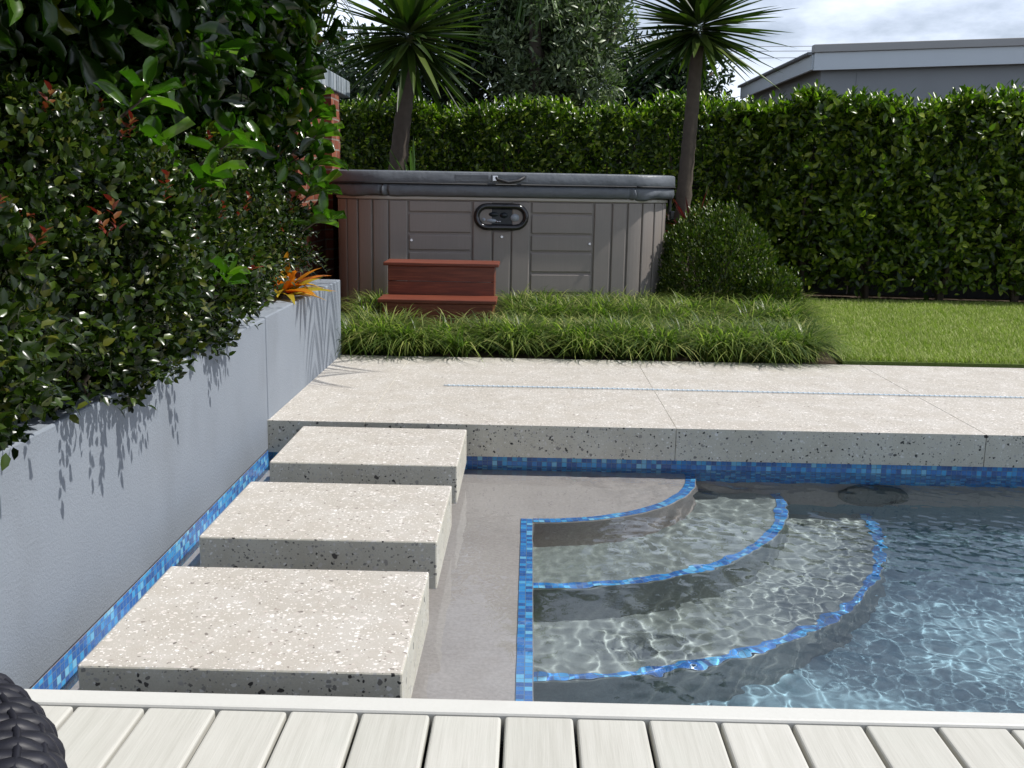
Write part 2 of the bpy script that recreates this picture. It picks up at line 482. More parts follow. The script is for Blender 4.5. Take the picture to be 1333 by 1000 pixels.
# terrace of large aggregate slabs
tm = MB()
jx = [WX-.02, -.685, .63, 1.93, 3.24, 4.55]
for i in range(len(jx)-1):
    tm.box(jx[i]+.0015, jx[i+1]-.0015, 4.268, 5.98, -.14, 0, 0, 1)
tm.box(WX-.02, 4.55, PY1+.125, 5.97, -.4, -.141, 0, 0)
for q_ in jx[1:-1]: tm.box(q_-.0015, q_+.0015, 4.272, 5.97, -.135, -.0012, 0, 1)
tag(tm.build('terrace', [M['slab_side'], M['slab_top']], bevel=.0018), kind='structure')

# ------------------------------------------------------------------ swimming pool
EX = .03              # line of the shelf edge
pool = tag(empty('swimming_pool', (0, 0, 0)), 'plaster swimming pool with curved entry steps edged in blue mosaic', 'swimming pool')
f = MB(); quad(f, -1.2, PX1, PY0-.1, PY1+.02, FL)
f.build('floor', M['plaster_deep_tint'], pool)
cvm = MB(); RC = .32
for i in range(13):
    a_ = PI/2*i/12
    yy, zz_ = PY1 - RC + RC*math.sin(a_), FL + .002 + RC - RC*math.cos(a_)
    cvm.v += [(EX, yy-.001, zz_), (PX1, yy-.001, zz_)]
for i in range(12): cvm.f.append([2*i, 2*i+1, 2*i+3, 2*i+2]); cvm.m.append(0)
cvm.build('cove', M['plaster_deep_tint'], pool, smooth=True)
w = MB()
w.box(-1.2, PX1, PY1, PY1+.12, FL-.05, -.1425)
w.box(PX1, PX1+.12, PY0-.1, PY1+.12, FL-.05, -.14)
w.box(-1.2, PX1+.12, PY0-.2, PY0-.06, FL-.05, -.10)
w.build('wall', M['plaster'], pool)

def band(name, pts, z0, z1, parent):
    """vertical mosaic band along a list of xy points"""
    V, UV, F = [], [], []; s = 0
    for i, p in enumerate(pts):
        if i: s += math.dist(p, pts[i-1])
        V += [(p[0],p[1],z0),(p[0],p[1],z1)]; UV += [(s,0),(s,z1-z0)]
    for i in range(len(pts)-1): F.append((2*i,2*i+2,2*i+3,2*i+1))
    return link(name, np_mesh(name, np.array(V), np.array(F), np.array(UV)), M['mosaic'], parent)
TB = MB()
band('tile_band', [(-1.2, PY1-.004), (PX1, PY1-.004)], -.372, -.14, pool)

def arc(r, n=48, a0=-PI/2, a1=0):
    return [(CX + r*math.cos(a0+(a1-a0)*i/n), CY + r*math.sin(a0+(a1-a0)*i/n)) for i in range(n+1)]
# shelf: left part plus quarter round
EX = .03              # line of the shelf edge
shelf = [(-1.2, PY0-.07), (EX, PY0-.07)] + [p for p in arc(R0)] + [(-1.2, CY)]
sm = MB().prism(shelf, FL-.02, SH).build('shelf', M['plaster'], pool, bevel=.006)
def step_poly(r): return [(EX-.05, PY0-.07)] if False else [(EX-.02, CY-r)] + arc(r)[1:] + [(EX-.02, CY-.001)]
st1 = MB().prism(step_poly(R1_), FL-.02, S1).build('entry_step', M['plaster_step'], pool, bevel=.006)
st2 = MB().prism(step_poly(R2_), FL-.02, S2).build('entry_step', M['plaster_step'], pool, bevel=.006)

def trim(pts, width, z, parent):
    """flat mosaic strip along a polyline, inwards by width, with a thin edge"""
    V, UV, F = [], [], []; s = 0; n = len(pts)
    for i, p in enumerate(pts):
        a = pts[max(0,i-1)]; b = pts[min(n-1,i+1)]
        t = np.array([b[0]-a[0], b[1]-a[1]]); t /= np.linalg.norm(t); nn = np.array([-t[1], t[0]])
        if i: s += math.dist(p, pts[i-1])
        q = np.array(p) + nn*width
        V += [(p[0],p[1],z),(q[0],q[1],z)]; UV += [(s,0),(s,width)]
    for i in range(n-1): F.append((2*i,2*i+2,2*i+3,2*i+1))
    o = link('tile_trim', np_mesh('tile_trim', np.array(V), np.array(F), np.array(UV)), M['mosaic'], parent)
    return o
trim([(EX-.002, PY0-.05), (EX-.002, CY-R0+.040)], .043, SH+.004, sm)
trim(arc(R0-.003), .043, SH+.0045, sm)
trim(arc(R1_-.003, 60), .043, S1+.004, st1)
trim(arc(R2_-.003, 70), .043, S2+.004, st2)

# round underwater lamp housing on the far wall (switched off)
def disc(rs, ys, mat, name, parent, n=32):
    mb = MB()
    for r_, y_ in zip(rs, ys):
        mb.v += [(r_*math.cos(2*PI*i/n), y_, r_*math.sin(2*PI*i/n)) for i in range(n)]
    for j in range(len(rs)-1):
        for i in range(n):
            mb.f.append([j*n+i, j*n+(i+1)%n, (j+1)*n+(i+1)%n, (j+1)*n+i]); mb.m.append(0)
    mb.f.append([(len(rs)-1)*n+i for i in range(n)]); mb.m.append(0)
    return mb.build(name, mat, parent, smooth=False)
pl = disc((.145,.145,.128,.122), (.02,-.022,-.030,-.018), M['lamp_grey'], 'pool_light', pool); pl.location = (1.5, PY1-.004, -.52)
disc((.118,.09,.04,.002), (-.016,-.026,-.032,-.034), M['lamp_grey'], 'lens', pl)

# water: a closed body with a rippled top
def make_water():
    x0, x1, y0, y1 = -1.15, PX1+.05, PY0-.12, PY1+.06
    dx = .0050
    nx = int((x1-x0)/dx); ny = int((y1-y0)/dx)
    X, Y = np.meshgrid(np.linspace(x0,x1,nx+1), np.linspace(y0,y1,ny+1))
    rg = np.random.default_rng(3)
    def waves(n, l0, l1, mu, sg, pw):
        H = np.zeros_like(X)
        for i in range(n):
            lam = math.exp(rg.uniform(math.log(l0), math.log(l1)))
            k = 2*PI/lam; a = rg.normal(mu, sg); ph = rg.uniform(0, 2*PI)
            H += lam**pw*np.sin(k*(np.cos(a)*X+np.sin(a)*Y)+ph)
        return H/H.std()
    H1 = waves(90, .034, .17, PI*.10, .7, 1.25); H2 = waves(90, .026, .105, PI*.38, 1.1, 1.2); H3 = waves(16, .25, .7, PI*.4, .9, 1.0)
    v = np.clip((X-.95-.25*np.sin(Y*5))/.6, 0, 1); v = v*v*(3-2*v)
    H = H1*(1-v)*.00048 + H2*v*.00030 + H3*.00035
    patch = np.zeros_like(X)
    for i in range(12):
        kx, ky = rg.normal(0, 5.5, 2); patch += np.sin(kx*X+ky*Y+rg.uniform(0,6.28))
    H *= 1 + .38*patch/patch.std()*.6
    u = np.clip((X+.15)/.75, 0, 1); u = u*u*(3-2*u)
    far = np.clip((Y-3.6)/.7, 0, 1)
    Z = WZ + H*(.42 + .58*u)*(1+.35*far)
    n1 = (nx+1)*(ny+1)
    V = np.stack([X.ravel(), Y.ravel(), Z.ravel()], 1)
    idx = np.arange(n1).reshape(ny+1, nx+1)
    F = np.stack([idx[:-1,:-1], idx[:-1,1:], idx[1:,1:], idx[1:,:-1]], -1).reshape(-1,4)
    # skirt and bottom
    ring = np.concatenate([idx[0,:], idx[1:,-1], idx[-1,-2::-1], idx[-2:0:-1,0]])
    B = V[ring].copy(); B[:,2] = FL-.6
    bi = np.arange(len(ring)) + n1
    r2 = np.roll(ring,-1); b2 = np.roll(bi,-1)
    Fs = np.stack([ring, bi, b2, r2], -1)
    V = np.concatenate([V, B])
    me = np_mesh('water', V, np.concatenate([F, Fs]))
    bm = bmesh.new(); bm.from_mesh(me); bm.verts.ensure_lookup_table()
    bm.faces.new([bm.verts[i] for i in reversed(bi)])
    bmesh.ops.recalc_face_normals(bm, faces=bm.faces)
    for fc in bm.faces: fc.smooth = len(fc.verts) == 4
    bm.to_mesh(me); bm.free()
    return tag(link('water', me, M['water']), kind='structure')
wat = make_water()
wat.cycles.is_caustics_caster = True
for o in pool.children_recursive: o.cycles.is_caustics_receiver = True

# ------------------------------------------------------------------ stepping slabs
for (y0, y1, lab) in ((3.61, 4.175, 'pale aggregate stepping slab over the water, beside the terrace'),
                      (2.80, 3.36, 'pale aggregate stepping slab over the water, middle one of the three'),
                      (1.995, 2.57, 'pale aggregate stepping slab over the water, next to the white deck')):
    o = MB().box(-.34, .34, -(y1-y0)/2, (y1-y0)/2, -.145, 0, 0, 1).build('stepping_slab', [M['slab_side'], M['slab_top']], bevel=.005, loc=(-.588, (y0+y1)/2, 0))
    tag(o, lab, 'stepping slab', 'stepping slabs across the pool')
    sb = MB().box(-.22, .22, -.2, .2, -.42, -.150).build('pedestal', M['plaster'], o)
    o.cycles.is_caustics_receiver = False

# ------------------------------------------------------------------ planter wall
pw = tag(empty('planter_wall', (WX, 4, 0)), 'grey rendered retaining wall beside the pool holding the shrubs', 'wall')
def loc_box(mb, x0,x1,y0,y1,z0,z1): return mb.box(x0-WX,x1-WX,y0-4,y1-4,z0,z1)
b = loc_box(MB(), WX-.16, WX, -.5, 4.30, -.13, .434); b.build('rendered_wall', M['stucco'], pw, bevel=.006)
b = loc_box(MB(), WX-.16, WX-.006, PY0-.1, 4.46, -1.2, -.1305); b.build('footing', M['plaster'], pw)
b = loc_box(MB(), WX-.30, WX+.004, 4.275, 5.99, -.02, .440); b.build('end_block', M['stucco'], pw, bevel=.006)
bb = band('tile_band', [(0, PY0-.1-4), (0, 4.346-4)], -.38, -.1305, pw)
so = MB().box(-2.6, WX-.161, -.5, 6.0, -.02, .34).build('planter_soil', M['soil']); tag(so, kind='structure')

# ------------------------------------------------------------------ deck
dk = tag(empty('timber_deck', (0, 1.0, 0)), 'whitewashed timber deck boards with a white edge trim along the pool', 'deck')
k = -7
x = .103 - 8*.1373
while x < 2.6:
    xa = max(x+.0035, WX+.02); xb = x+.1373-.0035
    if xb - xa > .02:
        dz = random.uniform(-.0012,.0012)
        MB().box(xa, xb, -1.9, .829, -.028+dz, dz).build('board', M['deck'], dk, bevel=.006, seg=3)
    x += .1373
MB().box(WX+.012, 2.7, .832, .886, -.06, .004).build('edge_trim', M['trim'], dk, bevel=.006)
MB().box(WX+.012, 2.7, .834, .874, -.45, -.061).build('fascia', M['trim'], dk)
MB().box(-1.06, 2.7, -1.9, .82, -.12, -.06).build('joists', M['grey_timber'], dk)

# ------------------------------------------------------------------ pool cord on the terrace
cm = MB(); n = 170
pts = []
for i in range(n):
    u = i/(n-1); xx = -.42 + 4.2*u
    pts.append((xx, 5.085 - .028*u + .004*math.sin(u*9), .0065))
cm.tube(pts, .0030, 6)
for i in range(1, n-1):
    p = pts[i]
    o = len(cm.v)
    cm.tube([(p[0]-.007,p[1],p[2]), (p[0],p[1],p[2]+.0005), (p[0]+.007,p[1],p[2])], [.0025,.0055,.0025], 6)
tag(cm.build('beaded_cord', M['cord'], smooth=True), 'thin pale blue beaded cord lying straight across the terrace', 'cord')

# ------------------------------------------------------------------ hot tub
TUBX, TUBY, TA = -.165, 8.02, R(7.5)
tub = tag(empty('hot_tub', (TUBX, TUBY, -.02), TA), 'taupe panelled hot tub with a slate grey vinyl cover', 'hot tub')
def rrect(w, d0, d1, r, n=8):
    """rounded rectangle outline: half width w, y from d0 to d1, counter-clockwise"""
    out = []
    for cx, cy, a in ((w-r, d0+r, -PI/2), (w-r, d1-r, 0), (-w+r, d1-r, PI/2), (-w+r, d0+r, PI)):
        for i in range(n+1):
            an = a + PI/2*i/n
            out.append((cx+r*math.cos(an), cy+r*math.sin(an)))
    return out
ZB = 0.0
D = 2.45
MB().prism(rrect(1.295, .0, D, .38, 10), 0, .945).build('cabinet', M['spa'], tub, bevel=.004)
MB().prism(rrect(1.322, -.024, D+.018, .40, 10), .893, .919).build('rim', M['spa_rim'], tub, bevel=.006)
# vertical corner panels, raised with gaps: flat staves round the curved corner
def stave(x0, x1, z0, z1, y=-.012, t=.012, name='panel', bev=.004, mat='spa'):
    return MB().box(x0+.003, x1-.003, y-.005, y+t+.004, z0+.004, z1-.004).build(name, M[mat], tub, bevel=.009, seg=3)
for (x0, x1) in ((-.915,-.775), (-.282,-.132), (.016,.160), (.655,.790), (.796,.912)):
    stave(x0, x1, .03, .889)
stave(-.128, .012, .03, .665, name='panel')
for (x0, x1) in ((-.767,-.290), (.168,.647)):
    for (z0, z1) in ((.80,.889),(.645,.793),(.512,.637),(.35,.504),(.19,.342),(.03,.182)):
        stave(x0, x1, z0, z1, y=-.008, t=.008, name='slat')
# curved corner staves
def corner_stave(cx, cy, r, a0, a1):
    mb = MB(); n = 4; V = []
    ang = [a0+(a1-a0)*i/n for i in range(n+1)]
    pts = [(cx+(r+.016)*math.cos(a), cy+(r+.016)*math.sin(a)) for a in ang] + [(cx+(r-.004)*math.cos(a), cy+(r-.004)*math.sin(a)) for a in reversed(ang)]
    mb.prism(pts, .03, .889)
    return mb.build('panel', M['spa'], tub, bevel=.008, seg=3)
for i in range(5):
    s = PI/2/5
    corner_stave(1.295-.38, .38, .38, -PI/2+i*s+.016, -PI/2+(i+1)*s-.016)
    corner_stave(-1.295+.38, .38, .38, -PI+i*s+.016, -PI+(i+1)*s-.016)
for i in range(6):
    y0 = .36 + i*.29
    for sx in (1, -1):
        xa, xb = sorted((sx*1.291, sx*1.307))
        MB().box(xa, xb, y0, y0+.28, .03, .889).build('panel', M['spa'], tub, bevel=.004)
# screws
for (x, z) in ((-.745,.59), (-.058,.622), (.625,.575)):
    MB().tube([(x,-.024,z),(x,-.004,z)], [.010,.012], 10).build('screw', M['chrome'], tub, smooth=False)
# control panel: black oval bezel with a recessed dark screen and buttons
def stadium(hw, hh, n=10):
    out = []
    for cx, a in ((hw-hh, -PI/2), (-hw+hh, PI/2)):
        for i in range(n+1):
            an = a + PI*i/n
            out.append((cx + hh*math.cos(an), hh*math.sin(an)))
    return out
cp = empty('control_panel', (-.064, -.014, .772)); cp.parent = tub
def ring(mb, rings):
    n = len(rings[0]); o = len(mb.v)
    for r in rings: mb.v += r
    for j in range(len(rings)-1):
        for i in range(n):
            i2 = (i+1) % n
            mb.f.append([o+j*n+i, o+j*n+i2, o+(j+1)*n+i2, o+(j+1)*n+i]); mb.m.append(0)
    return mb
prof = [(0, .012), (.004, -.022), (.016, -.036), (.034, -.034), (.046, -.010), (.050, .004)]
rm = ring(MB(), [[(x, y, z) for x, z in stadium(.213-d, .104-d)] for d, y in prof])
rm.build('bezel', M['black_gloss'], cp, smooth=True)
MB().add([(x, .002, z) for x, z in stadium(.168, .058)], [tuple(range(22))]).build('display', M['screen'], cp)
for (x, z, rx, rz, mt) in ((.105,-.005,.034,.030,'button_grey'), (-.075,-.030,.040,.016,'button_grey'), (-.135,-.022,.016,.014,'button_grey'), (-.03,-.036,.010,.008,'chrome'), (-.012,-.036,.010,.008,'chrome'), (.02,.012,.030,.022,'screen'), (-.06,.018,.038,.018,'screen')):
    ptsb = [(x+rx*math.cos(2*PI*i/14), z+rz*math.sin(2*PI*i/14)) for i in range(14)]
    ring(MB(), [[(a, .0, c) for a, c in ptsb], [(x+(a-x)*.9, -.008, z+(c-z)*.9) for a, c in ptsb], [(x+(a-x)*.1, -.010, z+(c-z)*.1) for a, c in ptsb]]).build('button', M[mt], cp, smooth=True)
# cover: top slab, piping seam, skirt with folded corners
cv = empty('cover', (0, 0, 0)); cv.parent = tub
ol = rrect(1.35, -.032, D+.03, .39, 12)
def crown_slab():
    mb = MB(); n = len(ol); cxm, cym = 0, D/2
    lv = [(1.0, 1.012), (1.010, 1.016), (1.012, 1.024), (1.010, 1.094), (1.004, 1.102), (.99, 1.105), (.8, 1.108), (.4, 1.112), (.02, 1.114)]
    rings = [[(cxm+(x-cxm)*s, cym+(y-cym)*s, z) for x, y in ol] for s, z in lv]
    ring(mb, rings)
    mb.f.append(list(range(len(mb.v)-n, len(mb.v)))); mb.m.append(0)
    mb.f.append(list(reversed(range(n)))); mb.m.append(0)
    return mb
crown_slab().build('lid', M['vinyl'], cv, smooth=True)
MB().tube([(x*1.012, D/2+(y-D/2)*1.012, 1.013) for x, y in ol+[ol[0]]], .006, 6).build('piping', M['black_matt'], cv, smooth=True)
def skirt():
    mb = MB(); rows = []
    # dense outline
    pts = []
    m = len(ol)
    for i in range(m):
        a = ol[i]; b_ = ol[(i+1) % m]; L = math.dist(a, b_); k = max(1, int(L/.010))
        for j in range(k): pts.append((a[0]+(b_[0]-a[0])*j/k, a[1]+(b_[1]-a[1])*j/k))
    n = len(pts); rr = []
    for j, z in enumerate((1.010, .988, .960, .932, .916)):
        row = []
        for i, (x, y) in enumerate(pts):
            u = j/4
            off = .002 + .020*math.sin(PI*u*.85) - .016*u
            # soft wrinkles, larger round the corners
            corner = max(0, 1 - abs(abs(x)-1.06)/.30) if y < .45 else .2
            off += (math.sin(x*23+1.3)*.0015 + corner*.008*math.sin(x*38 + u*5 + (1 if x>0 else 4)))*u
            if y < .2 and abs(abs(x)-.945) < .034: off += (.020 if abs(abs(x)-.945) < .011 else -.020)*u**.5
            s = 1 + off/1.3
            row.append((x*s, D/2+(y-D/2)*s, z + (.012*corner*math.sin(x*17)*u)))
        rr.append(row)
    ring(mb, rr)
    return mb
so_ = skirt().build('skirt', M['vinyl'], cv, smooth=True)
sol = so_.modifiers.new('thick', 'SOLIDIFY'); sol.thickness = .006; sol.offset = -1
# patch, handle strap and hanging loop
MB().box(-.42, -.165, -.0500, -.040, 1.032, 1.085).build('patch', M['vinyl'], cv, bevel=.003)
hp = MB().box(-.145, .125, -.0515, -.040, 1.030, 1.088).build('handle_patch', M['vinyl'], cv, bevel=.003)
MB().tube([(-.11,-.050,1.065),(-.10,-.066,1.05),(-.02,-.082,1.03),(.06,-.074,1.045),(.105,-.050,1.07)], .011, 8).build('handle', M['black_matt'], hp, smooth=True)
MB().box(-.138,-.098,-.0565,-.0505,1.040,1.080).build('buckle', M['chrome'], hp, bevel=.002)
# cover lock on the right corner
lk = MB().box(1.305, 1.325, .22, .27, .80, .93)
lk.build('lock_strap', M['black_matt'], tub, bevel=.004)
MB().box(1.310, 1.350, .205, .275, .755, .83).build('clip', M['black_gloss'], tub, bevel=.01)

# ------------------------------------------------------------------ red steps to the tub
rs = tag(empty('spa_steps', (-.61, 7.18, 0)), 'red stained two tread timber steps standing in front of the hot tub', 'steps')
MB().box(-.405, .395, .0, .31, .432, .456).build('tread', M['redwood'], rs, bevel=.005)
MB().box(-.405, .39, -.285, .02, .205, .232).build('tread', M['redwood'], rs, bevel=.005)
MB().box(-.375, .365, .022, .046, .328, .430).build('riser', M['redwood'], rs, bevel=.003)
MB().box(-.375, .365, .022, .046, .231, .324).build('riser', M['redwood'], rs, bevel=.003)
MB().box(-.375, .365, -.268, -.244, .108, .203).build('riser', M['redwood'], rs, bevel=.003)
MB().box(-.375, .365, -.268, -.244, -.01, .104).build('riser', M['redwood'], rs, bevel=.003)
for xx in (-.375, .341):
    MB().prism([(-.243,-.01),(.30,-.01),(.30,.431),(.048,.431),(.048,.204),(-.243,.204)], 0, .024)
    mb = MB(); pr = [(-.243,-.01),(.30,-.01),(.30,.431),(.048,.431),(.048,.204),(-.243,.204)]
    n = len(pr)
    mb.add([(xx,a,c) for a,c in pr]+[(xx+.024,a,c) for a,c in pr], [(i,(i+1)%n,n+(i+1)%n,n+i) for i in range(n)]+[tuple(reversed(range(n))), tuple(range(n,2*n))])
    mb.build('side_panel', M['redwood'], rs)

# ------------------------------------------------------------------ grass
def soft(n, x0, x1): return x0 + (x1-x0)*RNG.random(n)
def tufted(n, region, ntuft):
    """points gathered in tufts inside region(x,y)->bool"""
    c = []
    while len(c) < ntuft:
        x, y = RNG.uniform(-1.2, 2.8), RNG.uniform(5.95, 8.9)
        if region(x, y): c.append((x, y))
    c = np.array(c)
    k = RNG.integers(0, len(c), n)
    return c[k], c[k] + RNG.normal(0, .018, (n,2))
def lawn_left(y): return 1.84 + (y-6.0)*.17
def reg_front(x, y): return -1.1 < x < lawn_left(y)-.13 and 6.07 < y < 6.62
def reg_mid(x, y): return -1.3 < x < lawn_left(y)-.13 and 6.5 < y < 7.05 and not (-1.08 < x < -.12 and y > 6.48)
def reg_back(x, y): return -1.9 < x < lawn_left(y)-.14 and 7.1 < y < (7.95 if x < 1.0 else 8.3) and not (-1.06 < x < -.15 and y > 6.8)
arrs = []
for reg, n, nt_, Lr, z0 in ((reg_front, 10500, 105, (.20,.37), .0), (reg_mid, 8000, 90, (.17,.30), .0), (reg_back, 13000, 150, (.18,.36), .03)):
    c, p = tufted(n, reg, nt_)
    d = p - c
    phi = np.arctan2(d[:,1], d[:,0]) + RNG.normal(0,.5,n)
    if reg is reg_front:
        fm = (p[:,1] < 6.3) & (RNG.random(n) < .6); phi[fm] = -PI/2 + RNG.normal(0,.75,fm.sum())
    P = np.concatenate([p, np.full((n,1), z0-.02)], 1)
    L = RNG.uniform(*Lr, n)
    lean = RNG.uniform(.05,.6,n); bend = RNG.uniform(.35,1.0,n)
    arrs.append(blades(P, phi, L, RNG.uniform(.0055,.0112,n), lean, bend, 6))
V, F = merge(arrs)
tag(link('border_grass', np_mesh('border_grass', V, F), M['liriope'], smooth=True), 'tufted strappy border grass between the terrace and the hot tub', 'grass', kind='stuff')
# lawn
lg = MB(); q = [(lawn_left(6.04),6.04),(7.5,6.04),(7.5,9.6),(lawn_left(9.6),9.6)]
lg.prism(q, -.02, .012)
def lawnsoil():
    t = NT('lawn_turf'); v = t.coord()
    c = t.mix(t.noise(v, 60, 4), (.08,.13,.025), (.18,.23,.06))
    return t.bsdf(c, .9, .2, t.bump(t.noise(v, 120, 3), .8, .01))
M['turf'] = lawnsoil()
tag(lg.build('lawn', M['turf']), kind='structure')
n = 105000
y = 6.05 + 3.3*RNG.random(n)**1.15
x = RNG.random(n)*(5.2-1.8)+1.8
ok = x > [lawn_left(v)+.0 for v in y]
x, y = x[ok], y[ok]; n = len(x)
P = np.stack([x, y, np.full(n,.008)], 1)
V, F = blades(P, RNG.uniform(0,2*PI,n), RNG.uniform(.025,.052,n), RNG.uniform(.0025,.005,n), RNG.uniform(.05,.55,n), RNG.uniform(.05,.4,n), 2)
tag(link('lawn_grass', np_mesh('lawn_grass', V, F), M['lawn'], smooth=True), 'short mown lawn grass at the foot of the tall hedge', 'grass', kind='stuff')

# ------------------------------------------------------------------ hedge
HP = [(-3.4,11.35),(-1.0,11.1),(.9,10.68),(1.45,10.35),(1.9,9.92),(2.35,9.6),(2.95,9.4),(4.4,9.25),(7.4,9.0)]
def hedge_at(s):
    L = [math.dist(HP[i],HP[i+1]) for i in range(len(HP)-1)]; T = sum(L); d = s*T
    for i, l in enumerate(L):
        if d <= l or i == len(L)-1:
            u = d/l; a, b_ = HP[i], HP[i+1]
            t = ((b_[0]-a[0])/l, (b_[1]-a[1])/l)
            return a[0]+(b_[0]-a[0])*u, a[1]+(b_[1]-a[1])*u, t
        d -= l
hedge = tag(empty('hedge', (2.0, 10.0, 0)), 'tall clipped glossy green hedge running behind the hot tub and lawn', 'hedge')
def hedge_leaves(n, nshoot):
    s = RNG.random(n); base = np.array([hedge_at(v)[:2] for v in s]); tt = np.array([hedge_at(v)[2] for v in s])
    nrm = np.stack([tt[:,1], -tt[:,0]], 1)           # towards the pool
    nrm3 = np.concatenate([nrm, np.zeros((n,1))], 1)
    TH = 1.73 + .05*np.sin(s*47) + .04*np.sin(s*103+1)
    kind = RNG.random(n)
    depth = RNG.exponential(.14, n)
    z = .08 + (TH-.08)*RNG.random(n)**.9
    lump = .10*np.sin(s*150 + z*3) * np.sin(z*7 + s*61) + .07*np.sin(s*330+z*13)*np.sin(s*90-z*11)
    vd = np.sin(s*420+z*9)*np.sin(z*23+s*170) + .6*np.sin(s*260-z*31)
    depth = depth + np.clip(-vd-.05,0,1)*.34
    sparse = (z < .40) & (RNG.random(n) > (z+.12)/.52)
    P = np.concatenate([base - nrm*(depth - lump)[:,None], z[:,None]], 1)
    N = nrm3*.9 + rdir(n)*.75 + np.array([0,0,.55])
    D = nrm3*.45 + rdir(n)*.8 + np.array([0,0,.35])
    top = kind < .30
    P[top] = np.concatenate([base - nrm*(RNG.random(n)*.75)[:,None], (TH + lump*.6 - RNG.exponential(.05,n))[:,None]], 1)[top]
    N[top] = (rdir(n)*.8 + np.array([0,0,1.0]))[top]; D[top] = (rdir(n)*.8 + np.array([0,0,.9]))[top]
    back = kind > .90
    P[back] = np.concatenate([base - nrm*(.75 - depth*.5)[:,None], z[:,None]], 1)[back]
    keep = ~sparse | top
    P, D, N = P[keep], D[keep], N[keep]; m = len(P)
    L = RNG.uniform(.038,.085,m)*np.where(P[:,0] > 1.8, 1.18, .95)
    a1 = leaf_arrays(P, D, N, L, L*RNG.uniform(.46,.6,m), .2)
    # upright young shoots along the top
    arrs = [a1]
    ss = RNG.random(nshoot)
    for v in ss:
        bx, by, t = hedge_at(v); nn = (t[1], -t[0]); dd = RNG.random()*.7
        h = RNG.uniform(.05,.17); k = int(RNG.integers(6,11))
        z0 = 1.70 + .05*math.sin(v*47)
        Q = np.stack([np.full(k,bx-nn[0]*dd)+RNG.normal(0,.008,k), np.full(k,by-nn[1]*dd)+RNG.normal(0,.008,k), z0+h*np.linspace(0,1,k)], 1)
        an = np.arange(k)*2.4
        Dd = np.stack([np.cos(an)*.6, np.sin(an)*.6, np.full(k,.9)], 1)
        arrs.append(leaf_arrays(Q, Dd, rdir(k)*.3+np.stack([-np.cos(an),-np.sin(an),np.full(k,.6)],1), RNG.uniform(.05,.085,k), RNG.uniform(.024,.036,k), .1))
    return merge(arrs)
V, F = hedge_leaves(98000, 520)
fo = link('foliage', np_mesh('foliage', V - np.array([2.0,10.0,0]), F), M['leaf_hedge'], hedge)
for i in range(17):
    bx, by, t = hedge_at((i+.5)/17); nn = (t[1], -t[0])
    bx -= nn[0]*.35; by -= nn[1]*.35
    tips = [(bx-2.0+random.uniform(-.3,.3), by-10+random.uniform(-.2,.2), random.uniform(1.0,1.55)) for _ in range(5)]
    branch_mesh((bx-2.0, by-10, -.03), tips, .026, .006, .05).build('trunk', M['bark'], hedge, smooth=True)

bf = tag(empty('hedge_dark_backing', (2.0, 10.0, 0)), 'dark board screen added unseen behind the hedge to darken its gaps', 'fence')  # added unseen boards, darken the hedge base and close see-through holes
bfm = MB(); xx = 0.0
FPL = [(-3.6,12.25),(.0,11.8),(1.7,11.35),(3.0,10.4),(4.6,10.15),(7.6,9.9)]
for i in range(len(FPL)-1):
    a, b_ = FPL[i], FPL[i+1]; L_ = math.dist(a, b_); nb = max(1, round(L_/.155))
    c_, s_ = (b_[0]-a[0])/L_, (b_[1]-a[1])/L_
    for k in range(nb):
        u0_ = (k+.5)/nb; bx, by = a[0]+(b_[0]-a[0])*u0_, a[1]+(b_[1]-a[1])*u0_
        bfm.prism([(bx-2+c_*u-s_*v, by-10+s_*u+c_*v) for u, v in ((-.079,-.011),(.079,-.011),(.079,.011),(-.079,.011))], -.02, 1.62)
bfm.build('backing_boards', M['grey_timber'], bf)

# ------------------------------------------------------------------ yuccas and palms
def yucca(loc, label, trunk_pts, head, nleaf, L, W, group=None, seed=1, mat='yucca', droop=.22, low=-.75, name='yucca_tree', r=(.075,.055)):
    global RNG
    keep = RNG; RNG = np.random.default_rng(seed)
    root = tag(empty(name, loc), label, 'palm tree', group)
    mb = MB(); pts, rad = [], []
    m = 26
    tp = [Vector(p) for p in trunk_pts]
    for i in range(m):
        u = i/(m-1)*(len(tp)-1); j = min(int(u), len(tp)-2)
        p = tp[j].lerp(tp[j+1], u-j)
        pts.append(p); rad.append((r[0]+(r[1]-r[0])*i/(m-1))*(1+.05*((i%2)*2-1)+RNG.normal(0,.02)))
    mb.tube(pts, rad, 12)
    mb.build('trunk', M['palm_bark'], root, smooth=True)
    zz = np.concatenate([low + (1-low)*RNG.random(int(nleaf*.85))**.85, RNG.uniform(low-.15, low+.2, nleaf-int(nleaf*.85))])
    zz = np.clip(zz, -.97, .995)
    az = RNG.random(nleaf)*2*PI
    D = np.stack([np.cos(az)*np.sqrt(1-zz**2), np.sin(az)*np.sqrt(1-zz**2), zz], 1)
    P = np.tile(np.array(head, float), (nleaf,1)) + D*.05 + np.stack([0*zz,0*zz,zz*.10], 1)
    l = L*RNG.uniform(.72,1.08,nleaf)
    dr = droop*RNG.uniform(.1,1.5,nleaf)*np.sqrt(1-zz**2)
    V, F = swords(P, D, l, W*RNG.uniform(.8,1.15,nleaf), dr)
    link('crown', np_mesh('crown', V, F), M[mat], root, smooth=True)
    RNG = keep
    return root
YG = 'sword-leaved palms by the hedge'
yucca((1.36,9.45,-.02), 'single stemmed spiky palm between the hot tub and the right hedge', [(0,0,0),(.0,0,.9),(.03,0,1.5),(.06,0,2.22)], (.06,0,2.37), 175, .80, .068, YG, 3, droop=.05, low=-.5)
